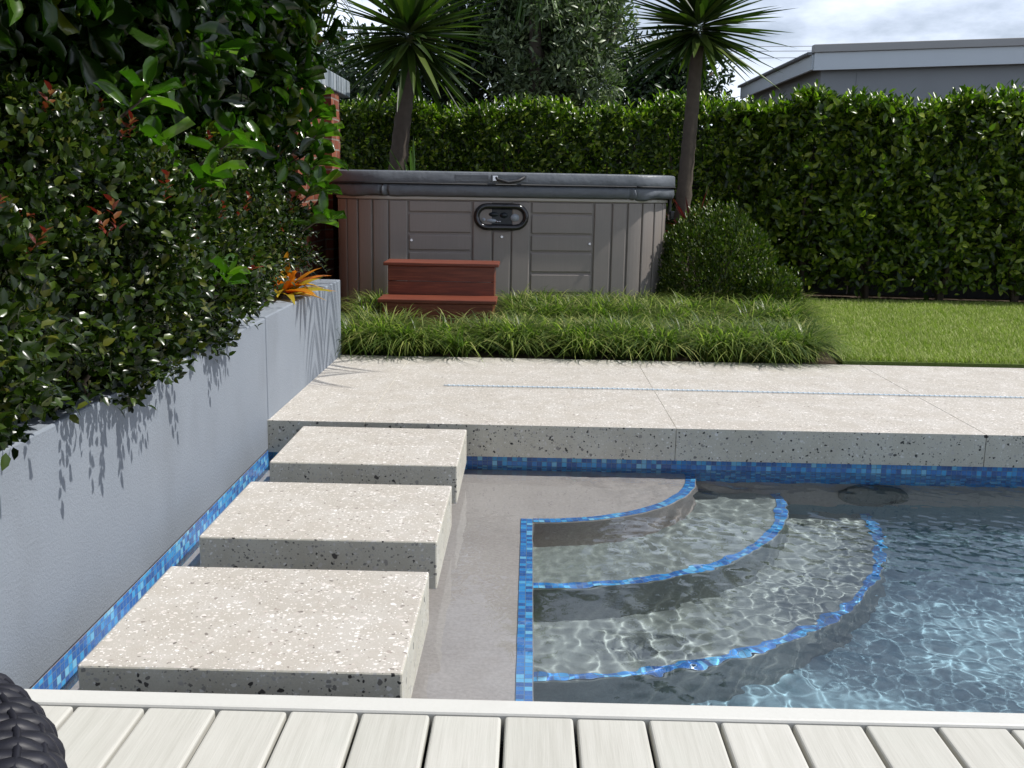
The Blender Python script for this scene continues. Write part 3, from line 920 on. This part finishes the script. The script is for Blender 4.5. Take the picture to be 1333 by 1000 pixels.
yucca((-1.42,10.55,-.02), 'spiky palm with a thicker leaning trunk behind the left of the hot tub', [(0,0,0),(.05,0,.9),(.13,0,1.6),(.2,0,2.15)], (.2,0,2.42), 190, .94, .07, YG, 5, r=(.105,.075), droop=.08, low=-.6)
yucca((-1.13,10.15,-.02), 'small bright green sword-leaved plant just behind the hot tub cover', [(0,0,0),(0,0,.75)], (0,0,.80), 26, .50, .042, None, 8, 'yucca_light', .25, .1, 'young_yucca', (.04,.035))
yucca((1.42,9.15,-.02), 'small dark red strappy plant between tub corner and hedge', [(0,0,0),(0,0,.45)], (0,0,.5), 30, .42, .03, None, 9, 'red_cordyline', .25, .1, 'red_cordyline', (.03,.025))
yucca((-.02,13.15,-.02), 'tall cabbage palm with hanging yellow-green leaves above the hedge centre', [(0,0,0),(.05,0,1.8),(.0,0,4.0)], (0,0,3.98), 230, .95, .05, YG, 12, 'yucca_light', .55, -1.25, r=(.085,.07))

def feather_palm(loc, trunk_h, label, nf, LF_, seed, azs=None):
    global RNG
    keep = RNG; RNG = np.random.default_rng(seed); rs_ = random.Random(seed)
    root = tag(empty('feather_palm', loc), label, 'palm tree')
    MB().tube([(.02*math.sin(i), .02*math.cos(i*1.3), trunk_h*i/12) for i in range(13)], [.075-.0015*i+.004*(i%2) for i in range(13)], 12).build('trunk', M['palm_bark'], root, smooth=True)
    for i in range(nf):
        az, LF_, el = azs[i]
        m = 26; ts = np.linspace(0,1,m)
        h = np.array([math.cos(az), math.sin(az), 0.])
        C = np.array([0,0,trunk_h]) + h*(LF_*ts*math.cos(el)*(1.0))[:,None]*1.0
        C[:,2] += LF_*(ts*math.sin(el) - .72*ts**2)
        T = norm(np.gradient(C, axis=0)); sd = np.array([-h[1], h[0], 0.])
        arr = []
        mbp = MB().tube([tuple(p) for p in C[::2]], [.012*(1-.8*u)+.002 for u in ts[::2]], 5)
        fr = mbp.build('frond', M['yucca'], root, smooth=True)
        Ps, Ds, Ls = [], [], []
        for j in range(2, m):
            for s in (-1, 1):
                for q in range(2):
                    u = ts[j]
                    Ps.append(C[j] - T[j]*q*.03); Ds.append(sd*s + T[j]*.75 + np.array([0,0,.12]) + RNG.normal(0,.06,3)); Ls.append(.42*LF_/1.5*(1-.55*u)*min(1,.45+2*u))
        Ls = np.array(Ls)
        V, F = swords(np.array(Ps), np.array(Ds), Ls, np.full(len(Ls), .018), np.full(len(Ls), .8), 5)
        link('leaflets', np_mesh('leaflets', V, F), M['yucca'], fr, smooth=True)
    RNG = keep
    return root
feather_palm((-1.62,5.55,.33), 2.45, 'feathery palm arching over the planter from behind the shrubs', 16, 2.0, 21, [(-.14,2.35,.55),(.08,2.35,.55),(1.2,1.2,.05),(1.05,1.0,.12),(2.0,1.5,.5),(2.6,1.6,.6),(3.2,1.5,.4),(3.8,1.6,.7),(4.4,1.4,.5),(1.6,1.5,.7),(2.3,1.4,1.1),(3.0,1.3,1.2),(4.9,1.2,.8),(.4,1.0,1.25),(3.5,1.6,.2),(1.35,1.25,.15)])

# ------------------------------------------------------------------ trees beyond the hedge
def tree(name, loc, label, h, crown_c, crown_r, nclump, per, L, W, mat, cr, seed, group='trees beyond the hedge', trunk_r=.12, cat='tree', up=.3, base=None):
    global RNG
    keep = RNG; RNG = np.random.default_rng(seed)
    root = tag(empty(name, loc), label, cat, group)
    d = rdir(nclump)
    rr = RNG.random(nclump)**(1/2.6)
    C = np.array(crown_c) + d*rr[:,None]*np.array(crown_r)
    V, F = clump_leaves(C, cr*RNG.uniform(.6,1.3,nclump), per, L, W, up=up)
    link('crown', np_mesh('crown', V, F), M[mat], root)
    tips = C[RNG.integers(0,nclump,9)]
    mb = branch_mesh((0,0,h*.9), [tuple(t) for t in tips], trunk_r*.55, .012, .1)
    mb.tube([(0,0,0),(.04,0,h*.35),(-.03,.03,h*.7),(0,0,h)], [trunk_r*1.2, trunk_r, trunk_r*.8, trunk_r*.55], 10)
    mb.build('trunk', M['bark'], root, smooth=True)
    RNG = keep
    return root
tree('broadleaf_tree', (.28,13.6,-.02), 'grey-green small-leaved tree rising behind the middle of the hedge', 2.0, (0,0,2.8), (.86,.8,1.3), 330, 70, .10, .036, 'leaf_grey', .20, 31)
tree('broadleaf_tree', (-.85,14.3,-.02), 'dark shady tree behind the left palm crown', 2.0, (0,0,2.7), (1.1,.9,1.4), 220, 55, .11, .05, 'leaf_dark', .25, 32)
tree('broadleaf_tree', (2.25,18.0,-.02), 'distant dark tree showing behind the right palm crown', 2.0, (-.2,0,2.6), (1.15,.9,1.05), 210, 50, .13, .06, 'leaf_dark', .27, 33)
tree('broadleaf_tree', (-2.9,13.6,-.02), 'dark tree between the brick wall and the left palm', 1.5, (.6,0,1.9), (.95,.7,1.05), 150, 50, .10, .05, 'leaf_dark', .25, 34)
tree('conifer_tree', (-4.3,19.0,-.02), 'distant blue-green conifer seen above the brick wall', 2.4, (.2,0,3.0), (1.2,.9,.75), 150, 60, .12, .018, 'leaf_conifer', .22, 35, up=.1)

# ------------------------------------------------------------------ mounded shrubs right of the tub
def mound(loc, label, r, n, seed, mat='leaf_box', L=.034, group='mounded shrubs beside the hot tub'):
    global RNG
    keep = RNG; RNG = np.random.default_rng(seed)
    root = tag(empty('mounded_shrub', loc), label, 'shrub', group)
    d = rdir(n); d[:,2] = np.abs(d[:,2])*1.0 - .12*RNG.random(n)
    lump = 1 + .10*np.sin(d[:,0]*7+seed)*np.sin(d[:,1]*6)*np.sin(d[:,2]*8+1) + .05*np.sin(d[:,0]*19)*np.sin(d[:,2]*17)
    d = d/((np.abs(d)**2.7).sum(1)**(1/2.7))[:,None]
    P = d*np.array(r)*.93*(lump - np.minimum(RNG.exponential(.10,n),.6))[:,None]; P[:,2] += .06
    D = norm(d*.6 + rdir(n)*.7 + np.array([0,0,.7])); N = norm(d*.6+rdir(n)*.7+np.array([0,0,.5]))
    l = L*RNG.uniform(.7,1.25,n)
    arrs = [leaf_arrays(P, D, N, l, l*.5, .15)]
    # projecting shoots
    for _ in range(int(n/90)):
        dd = rdir(1)[0]; dd[2] = abs(dd[2]); k = 8; p0 = dd*np.array(r)*.97+np.array([0,0,.06])
        ax = norm(dd*.5+np.array([0,0,.9])+RNG.normal(0,.2,3)); Q = p0 + ax*np.linspace(0,RNG.uniform(.05,.12),k)[:,None]
        an = np.arange(k)*2.4
        arrs.append(leaf_arrays(Q, ax+np.stack([np.cos(an),np.sin(an),0*an],1)*.8, rdir(k)*.3+np.array([0,0,1.]), np.full(k,L*.9), np.full(k,L*.42), .1))
    V, F = merge(arrs)
    link('foliage', np_mesh('foliage', V, F), M[mat], root)
    branch_mesh((0,0,-.02), [tuple(t) for t in rdir(7)*np.array(r)*.7*np.array([1,1,.3])+np.array([0,0,r[2]*.55])], .016, .005, .03).build('stems', M['bark'], root, smooth=True)
    RNG = keep
mound((1.47,8.35,0), 'rounded dark green shrub against the right corner of the hot tub', (.50,.45,.78), 13000, 41)
mound((1.85,8.02,0), 'low yellowish green shrub at the corner of the lawn', (.25,.25,.34), 4200, 42)

# ------------------------------------------------------------------ planting in the left planter
def planter_shrub(loc, label, r, n, seed, nred=5, L=.036, droop=True):
    global RNG
    keep = RNG; RNG = np.random.default_rng(seed); rg = random.Random(seed)
    root = tag(empty('planter_shrub', loc), label, 'shrub', 'glossy small-leaved shrubs in the planter')
    m = int(n/38)
    d = rdir(m); d = d[d[:,0] > -.75]; m = len(d)
    rr = np.minimum(1, .98 - RNG.exponential(.13, m)).clip(.2, 1)
    C = d*rr[:,None]*np.array(r) + np.array([0,0,r[2]*.9])
    vd = np.sin(C[:,0]*11+seed)*np.sin(C[:,1]*9+seed*2)*np.sin(C[:,2]*12+1) + .5*np.sin(C[:,1]*23+C[:,2]*19)
    C = C[vd > -.22]; m = len(C)
    low = C[:,2] < .10
    C[low,2] = .10 - (.10-C[low,2])*.35
    fol = clump_leaves(C, RNG.uniform(.045,.085,m), 38, L, L*.72, up=.5, shell=.7, curl=.18)
    branch_mesh((0,0,-.1), [tuple(c) for c in C[RNG.integers(0,m,12)]*.85], .018, .004, .05).build('stems', M['bark'], root, smooth=True)
    arrs = []
    for i in range(20):
        y_ = rg.uniform(-.95,.95)*r[1]; x_ = r[0]*math.sqrt(max(.05,1-(y_/r[1])**2))
        p0 = np.array([x_*.85, y_, rg.uniform(.16,.38)]); k = 12
        ax = norm(np.array([1.0, rg.uniform(-.4,.4), rg.uniform(-.35,.4)])); ln = rg.uniform(.06,.17)
        Q = p0 + ax*np.linspace(0, ln, k)[:,None]; Q[:,2] -= .25*np.linspace(0,1,k)**2*ln
        an = np.arange(k)*2.4
        sd_ = np.stack([0*an, np.cos(an), np.sin(an)], 1)
        arrs.append(leaf_arrays(Q, ax*.8+sd_*.8, rdir(k)*.5+np.array([.3,0,1.]), RNG.uniform(.022,.034,k), RNG.uniform(.016,.024,k), .15))
    V, F = merge([fol]+arrs)
    link('foliage', np_mesh('foliage', V, F), M['leaf_shrub'], root)
    for i in range(nred):
        az = rg.uniform(-1.2,.9); ph = rg.uniform(.05,1.25)
        dd = np.array([math.cos(az)*math.cos(ph), math.sin(az)*math.cos(ph), math.sin(ph)])
        p0 = dd*np.array(r)*1.0 + np.array([0,0,r[2]*.9])
        ax = norm(np.array([.35,0,1.0])+RNG.normal(0,.5,3)); k = 8
        Q = p0 + ax*np.linspace(-.02, rg.uniform(.02,.06), k)[:,None]
        an = np.arange(k)*2.4
        V, F = leaf_arrays(Q, ax*.9+np.stack([np.cos(an),np.sin(an),0*an],1)*.8, rdir(k)*.4+np.array([0,0,1.]), RNG.uniform(.02,.036,k), RNG.uniform(.012,.019,k), .15)
        link('red_shoot', np_mesh('red_shoot', V, F), M['leaf_red'], root)
    RNG = keep
planter_shrub((-1.36,1.85,.34), 'glossy small-leaved shrub overhanging the wall nearest the deck', (.42,.60,.40), 38000, 51, 4, .030)
planter_shrub((-1.37,2.75,.34), 'glossy small-leaved shrub with red tips second from the deck', (.46,.60,.47), 42000, 52, 8, .029)
planter_shrub((-1.40,3.62,.34), 'glossy small-leaved shrub with red tips level with the middle slab', (.42,.58,.36), 38000, 53, 8, .028)
planter_shrub((-1.50,4.70,.34), 'glossy small-leaved shrub in the planter beside the yellow bromeliad', (.36,.58,.45), 32000, 54, 6, .028)
planter_shrub((-1.58,5.60,.34), 'glossy small-leaved shrub at the hot tub end of the planter', (.36,.50,.46), 23000, 55, 3, .028)

# large-leaved tree over the shrubs
def big_tree(loc, label, crown_c, crown_r, nclump, per, seed, L=.125, cr=.2, sprigs=()):
    global RNG
    keep = RNG; RNG = np.random.default_rng(seed)
    root = tag(empty('large_leaved_tree', loc), label, 'tree', 'large-leaved trees behind the planter')
    d = rdir(nclump); rr = RNG.random(nclump)**(1/2.2)
    C = np.array(crown_c) + d*rr[:,None]*np.array(crown_r)
    V, F = clump_leaves(C, cr*RNG.uniform(.7,1.25,nclump), per, L, L*.5, up=-.05, shell=.8, curl=.3, fn=big_leaf_arrays)
    link('crown', np_mesh('crown', V, F), M['leaf_big'], root, smooth=True)
    mb = branch_mesh((0,0,.75), [tuple(t) for t in C[RNG.integers(0,nclump,10)]], .025, .006, .08)
    mb.tube([(0,0,-.05),(.02,0,.35),(0,.02,.8)], [.05,.042,.03], 10)
    mb.build('trunk', M['bark'], root, smooth=True)
    for (p, k, l) in sprigs:
        q = np.array(p) - np.array(loc); an = np.arange(k)*2.4 + RNG.random()
        ax = norm(np.array([.55,-.25,.35]))
        Q = q + ax*np.linspace(-.05,.06,k)[:,None]
        Dd = ax*.7 + np.stack([np.cos(an)*.7, np.sin(an)*.7, np.sin(an*1.3)*.4], 1)
        V, F = big_leaf_arrays(Q, Dd, np.tile([.1,-.2,1.], (k,1))+RNG.normal(0,.25,(k,3)), l*RNG.uniform(.75,1.15,k), l*.42*RNG.uniform(.9,1.1,k), .22)
        link('sunlit_sprig', np_mesh('sunlit_sprig', V, F), M['leaf_bright'], root, smooth=True)  # looks sunlit through its brighter leaf colour
        MB().tube([tuple(q-ax*.28-np.array([.1,0,.06])), tuple(q-ax*.1), tuple(q+ax*.06)], [.006,.005,.003], 6).build('twig', M['bark'], root, smooth=True)
    RNG = keep
big_tree((-1.95,2.6,.33), 'dark large-leaved tree hanging over the shrubs nearest the camera', (.05,.0,1.8), (.80,1.0,1.05), 430, 30, 61, .105, .2,
         [((-1.15,3.15,1.07),10,.12), ((-1.10,2.45,1.52),6,.12), ((-1.12,2.1,1.62),7,.12), ((-1.02,3.35,.66),10,.11), ((-1.12,3.55,.98),9,.12), ((-1.10,2.95,1.20),7,.11)])
big_tree((-1.95,4.0,.33), 'dark large-leaved tree in the middle behind the planter shrubs', (.1,.0,1.8), (.80,.95,1.15), 400, 30, 62, .115, .2,
         [((-1.20,4.1,1.12),8,.14), ((-1.18,3.9,1.42),6,.12)])
big_tree((-1.92,5.45,.33), 'large-leaved tree with bright leaves beside the brick wall', (.24,.02,1.75), (.62,.86,1.35), 430, 28, 63, .115, .18,
         [((-1.20,5.75,1.22),9,.16), ((-1.22,5.9,1.34),8,.15), ((-1.17,5.6,.93),9,.16), ((-1.14,5.5,.78),8,.16), ((-1.20,5.85,1.08),7,.15), ((-1.22,5.6,1.55),8,.14), ((-1.22,5.7,1.75),8,.14), ((-1.30,6.0,1.15),9,.15), ((-1.33,6.05,1.42),9,.15), ((-1.28,5.9,1.0),8,.15)])
# bromeliad
br = tag(empty('bromeliad', (-1.19,4.98,.455)), 'orange and yellow strap-leaved bromeliad spilling over the planter wall', 'plant')
n = 24; az = RNG.random(n)*2*PI; zz = RNG.uniform(.15,.95,n)
Dr = np.stack([np.cos(az)*np.sqrt(1-zz**2)+.35, np.sin(az)*np.sqrt(1-zz**2), zz], 1)
V, F = swords(np.zeros((n,3))+RNG.normal(0,.012,(n,3)), Dr, RNG.uniform(.18,.29,n), RNG.uniform(.05,.07,n), RNG.uniform(.1,.5,n), 6)
link('rosette', np_mesh('rosette', V, F), M['brom'], br, smooth=True)
MB().tube([(0,0,-.06),(0,0,.02)], [.03,.025], 8).build('stem', M['bark'], br, smooth=True)

# timber fence behind the planter
fn = tag(empty('timber_fence', (-2.62,2.5,0)), 'dark stained timber fence hidden behind the planter trees', 'fence')
for i in range(24):
    MB().box(-.012,.012,-4.0+i*.305,-4.0+i*.305+.298,0,1.9).build('paling', M['grey_timber'], fn, bevel=.003)
for z in (.5,1.5):
    MB().box(.0125,.05,-4.0,3.3,z,z+.09).build('rail', M['grey_timber'], fn)

# ------------------------------------------------------------------ brick wall with metal capping
bw = tag(empty('brick_wall', (-1.80,8.1,-.02)), 'red brick wall with a metal capping with painted shadow streaks left of the hot tub', 'wall')
def brick_box(name, x0,x1,y0,y1,z0,z1):
    V, F, UV = [], [], []
    def q(p, uv):
        o = len(V); V.extend(p); UV.extend(uv); F.append((o,o+1,o+2,o+3))
    q([(x1,y0,z0),(x1,y1,z0),(x1,y1,z1),(x1,y0,z1)], [(y0,z0),(y1,z0),(y1,z1),(y0,z1)])
    q([(x0,y1,z0),(x0,y0,z0),(x0,y0,z1),(x0,y1,z1)], [(y1,z0),(y0,z0),(y0,z1),(y1,z1)])
    q([(x0,y0,z0),(x1,y0,z0),(x1,y0,z1),(x0,y0,z1)], [(x0,z0),(x1,z0),(x1,z1),(x0,z1)])
    q([(x1,y1,z0),(x0,y1,z0),(x0,y1,z1),(x1,y1,z1)], [(x1,z0),(x0,z0),(x0,z1),(x1,z1)])
    q([(x0,y0,z1),(x1,y0,z1),(x1,y1,z1),(x0,y1,z1)], [(x0,y0),(x1,y0),(x1,y1),(x0,y1)])
    return link(name, np_mesh(name, np.array(V), np.array(F), np.array(UV)), M['brick'], bw)
brick_box('brickwork', -.24, 0, -2.0, 1.84, 0, 1.78)
for y0 in (-1.6, -.3, 1.05):
    brick_box('pier', .0005, .07, y0, y0+.36, 0, 1.775)
cm_ = MB(); cm_.box(-.28,.09,-2.05,1.88,1.785,1.93)
cm_.build('capping', M['flashing'], bw, bevel=.008)

# ------------------------------------------------------------------ shed beyond the hedge
sh = tag(empty('shed', (3.36,13.0,-.06)), 'grey shed with pale fascia and corrugated roof beyond the hedge', 'shed')
SL = .046
def slab_quad(mb, x0, x1, y0, y1, z0, z1, rise): # sheared box: top and bottom rise to the right
    a = lambda x, z: z + (x-x0)*rise
    v = [(x0,y0,a(x0,z0)),(x1,y0,a(x1,z0)),(x1,y1,a(x1,z0)),(x0,y1,a(x0,z0)),(x0,y0,a(x0,z1)),(x1,y0,a(x1,z1)),(x1,y1,a(x1,z1)),(x0,y1,a(x0,z1))]
    return mb.add(v, [(0,3,2,1),(0,1,5,4),(1,2,6,5),(2,3,7,6),(3,0,4,7),(4,5,6,7)])
slab_quad(MB(), .12, 9, .12, 4.4, 0, 2.62, SL).build('wall', M['shed_wall'], sh)
slab_quad(MB(), .0, 9, .0, .045, 2.46, 2.66, SL).build('fascia', M['shed_trim'], sh)
slab_quad(MB(), -.02, 9, -.03, .10, 2.662, 2.755, SL).build('barge_cap', M['shed_cap'], sh, bevel=.006)
MB().box(-.02, .02, .05, 4.4, 2.47, 2.64).build('eave_board', M['shed_trim'], sh)
rf = MB(); nr = 4.3/.0765; V, F = [], []
npt = 57*6
for i in range(npt+1):
    y = .06 + 4.35*i/npt; z = 2.665 + .02*math.sin(2*PI*(y/.0765))
    V += [(-.07,y,z-.004),(9,y,z-.004+9.07*SL)]
for i in range(npt): F.append((2*i,2*i+1,2*i+3,2*i+2))
r_ = link('roof', np_mesh('roof', np.array(V), np.array(F)), M['shed_roof'], sh, smooth=True)
so2 = r_.modifiers.new('t','SOLIDIFY'); so2.thickness = .004
for xx in (.55, 3.2, 6.0):
    MB().box(xx, xx+.012, .113, .1195, 0, 2.45).build('cover_strip', M['shed_wall'], sh)

# power lines
for i, (dz, lab) in enumerate(((0.0,'lowest of three thin power lines in front of the distant dark tree'), (.10,'middle one of three thin power lines by the distant dark tree'), (.17,'topmost of three thin power lines by the distant dark tree'))):
    pts = []
    for j in range(25):
        u = j/24; pts.append((-6+22*u, 17-.6*u, 2.95+dz+.45*u - .35*4*u*(1-u)*.5))
    tag(MB().tube(pts, .0045, 5).build('power_line', M['wire'], smooth=True), lab, 'cable', 'power lines beyond the hedge')

# ------------------------------------------------------------------ wicker armchair (only its rounded back shows)
wc = tag(empty('wicker_armchair', (-.765,.66,0)), 'dark woven wicker armchair with a rounded back at the deck corner', 'armchair')
def weave_shell(cx, cy, r0, a0, a1, z0, z1, bulge=.03, rows=15, cols=44):
    """flat strands woven over and under thin uprights round a barrel back"""
    mb = MB()
    def Rr(z): return r0 + bulge*math.sin(PI*(z-z0)/(z1-z0))
    def pos(a, z, off): 
        r = Rr(z)+off; return (cx+r*math.cos(a), cy+r*math.sin(a), z)
    hh = (z1-z0)/rows
    for j in range(rows):
        zc = z0 + hh*(j+.5); sub = 4; n = cols*sub
        o = len(mb.v)
        prof = [(-.5,-.002),(-.36,.0035),(0,.0055),(.36,.0035),(.5,-.002),(0,-.005)]
        for i in range(n+1):
            a = a0+(a1-a0)*i/n; ph = PI*(i/sub) + PI*j
            off = .0055*math.sin(ph)
            for (pz, po) in prof: mb.v.append(pos(a, zc+pz*hh*1.02, off+po))
        k = len(prof)
        for i in range(n):
            for q in range(k):
                q2 = (q+1)%k
                mb.f.append([o+i*k+q, o+(i+1)*k+q, o+(i+1)*k+q2, o+i*k+q2]); mb.m.append(0)
    for i in range(cols+1):
        a = a0+(a1-a0)*(i+.5)/cols
        mb.tube([pos(a, z0+(z1-z0)*t/8, 0) for t in range(9)], .0042, 5)
    return mb
weave_shell(0, 0, .385, -.35*PI, 1.12*PI, .03, .475).build('woven_back', M['wicker'], wc, smooth=True)
weave_shell(0, 0, .315, -.35*PI, 1.12*PI, .03, .475, -.02, 13, 34).build('woven_lining', M['wicker'], wc, smooth=True)
# rolled rim, braided
rim = MB(); NBD = 96; NS = 40
for i in range(NBD):
    a_c = -.36*PI + 1.49*PI*(i+.5)/NBD; da = 1.49*PI/NBD*.52
    o = len(rim.v); prof = [(-1,-.003),(-.8,.0012),(0,.0022),(.8,.0012),(1,-.003)]
    for k in range(NS):
        ph = 2*PI*k/NS
        lift = .0017*math.sin(6*ph + PI*i)
        for (pz, po) in prof:
            a = a_c + pz*da; q_ = .046 + lift + po
            rr = .352 + q_*1.05*math.cos(ph); zz = .470 + q_*math.sin(ph)
            rim.v.append((rr*math.cos(a), rr*math.sin(a), zz))
    for k in range(NS):
        k2 = (k+1) % NS
        for q in range(4):
            rim.f.append([o+k*5+q, o+k2*5+q, o+k2*5+q+1, o+k*5+q+1]); rim.m.append(0)
rim.tube([(.352*math.cos(a), .352*math.sin(a), .470) for a in [-.36*PI+1.49*PI*u/80 for u in range(81)]], .0425, 24)
for k in range(12):
    ph = 2*PI*(k+.5)/12
    rim.tube([((.352+.046*math.cos(ph))*math.cos(a), (.352+.046*math.cos(ph))*math.sin(a), .470+.046*math.sin(ph)) for a in [-.36*PI+1.49*PI*u/60 for u in range(61)]], .0035, 5)
rim.build('woven_rim', M['wicker'], wc, smooth=True)
sp = [(.31*math.cos(2*PI*i/28), .31*math.sin(2*PI*i/28)) for i in range(28)]
MB().prism(sp, .16, .22).build('seat', M['wicker'], wc, bevel=.02)
for a in (.15*PI, .65*PI, 1.05*PI, -.3*PI):
    x, y = .34*math.cos(a), .34*math.sin(a)
    MB().tube([(x,y,0.001),(x,y,.05)], [.018,.02], 8).build('foot', M['black_matt'], wc)

# ------------------------------------------------------------------ light
EL, AZ = R(57.5), R(1.5)      # azimuth from +X towards +Y
sd = Vector((math.cos(AZ)*math.cos(EL), math.sin(AZ)*math.cos(EL), math.sin(EL)))
sl = bpy.data.lights.new('sun', 'SUN'); sl.energy = 4.9; sl.angle = R(.53); sl.color = (1,.97,.925)
so3 = bpy.data.objects.new('sun', sl); so3.rotation_euler = sd.to_track_quat('Z','Y').to_euler(); COL.objects.link(so3)
sl.cycles.is_caustics_light = True
wd = bpy.data.worlds.new('World'); S.world = wd; wd.use_nodes = True
t = wd.node_tree; t.nodes.clear()
out = t.nodes.new('ShaderNodeOutputWorld'); bg = t.nodes.new('ShaderNodeBackground'); bg.inputs[1].default_value = .064
sky = t.nodes.new('ShaderNodeTexSky'); sky.sky_type = 'NISHITA'; sky.sun_disc = False
sky.sun_elevation = EL; sky.sun_rotation = R(90)-AZ; sky.air_density = 1.0; sky.dust_density = 1.5
tc = t.nodes.new('ShaderNodeTexCoord'); mp = t.nodes.new('ShaderNodeMapping'); mp.inputs['Scale'].default_value = (1.0,1.0,2.6); mp.inputs['Location'].default_value = (.35,.2,.1)
nz = t.nodes.new('ShaderNodeTexNoise'); nz.inputs['Scale'].default_value = 2.6; nz.inputs['Detail'].default_value = 8; nz.inputs['Roughness'].default_value = .58
rp = t.nodes.new('ShaderNodeValToRGB'); rp.color_ramp.elements[0].position = .35; rp.color_ramp.elements[1].position = .60
mx = t.nodes.new('ShaderNodeMix'); mx.data_type = 'RGBA'; mx.inputs[7].default_value = (19.0,20.8,24.5,1)
t.links.new(tc.outputs['Generated'], mp.inputs[0]); t.links.new(mp.outputs[0], nz.inputs['Vector'])
sx_ = t.nodes.new('ShaderNodeSeparateXYZ'); t.links.new(tc.outputs['Generated'], sx_.inputs[0])
mr = t.nodes.new('ShaderNodeMapRange'); mr.inputs['From Min'].default_value = .25; mr.inputs['From Max'].default_value = .7; mr.inputs['To Min'].default_value = 1; mr.inputs['To Max'].default_value = .25
t.links.new(sx_.outputs[2], mr.inputs['Value'])
mu = t.nodes.new('ShaderNodeMath'); mu.operation = 'MULTIPLY'; t.links.new(rp.outputs[0], mu.inputs[0]); t.links.new(mr.outputs[0], mu.inputs[1])
t.links.new(nz.outputs['Fac'], rp.inputs[0]); t.links.new(mu.outputs[0], mx.inputs[0])
tint = t.nodes.new('ShaderNodeMix'); tint.data_type = 'RGBA'; tint.blend_type = 'MULTIPLY'; tint.inputs[0].default_value = 1; tint.inputs[7].default_value = (.96,1.0,1.08,1)
t.links.new(sky.outputs[0], tint.inputs[6]); t.links.new(tint.outputs[2], mx.inputs[6]); t.links.new(mx.outputs[2], bg.inputs[0]); t.links.new(bg.outputs[0], out.inputs[0])

# ------------------------------------------------------------------ camera
F_ = 1350.0
th = math.atan(260.4/F_); ps = math.atan(21.1*math.cos(th)/F_); ro = .017
fw = Vector((-math.sin(ps)*math.cos(th), math.cos(ps)*math.cos(th), -math.sin(th)))
r0 = Vector((math.cos(ps), math.sin(ps), 0)); u0 = r0.cross(fw)
rt = r0*math.cos(ro) + u0*math.sin(ro); up = u0*math.cos(ro) - r0*math.sin(ro)
cam = bpy.data.cameras.new('camera'); cam.sensor_width = 36; cam.lens = 36*F_/1333; cam.clip_start = .02; cam.clip_end = 600
co = bpy.data.objects.new('camera', cam); COL.objects.link(co)
from mathutils import Matrix
co.matrix_world = Matrix(((rt.x, up.x, -fw.x, 0), (rt.y, up.y, -fw.y, 0), (rt.z, up.z, -fw.z, 1.0), (0,0,0,1)))
S.camera = co

S.render.engine = 'CYCLES'
S.view_settings.view_transform = 'Standard'; S.view_settings.look = 'None'; S.view_settings.exposure = .06; S.view_settings.gamma = 1
c = S.cycles
c.use_denoising = True
c.max_bounces = 10; c.transmission_bounces = 8; c.transparent_max_bounces = 8; c.diffuse_bounces = 4; c.glossy_bounces = 4
c.caustics_refractive = True; c.caustics_reflective = False; c.blur_glossy = .3
c.sample_clamp_indirect = 6
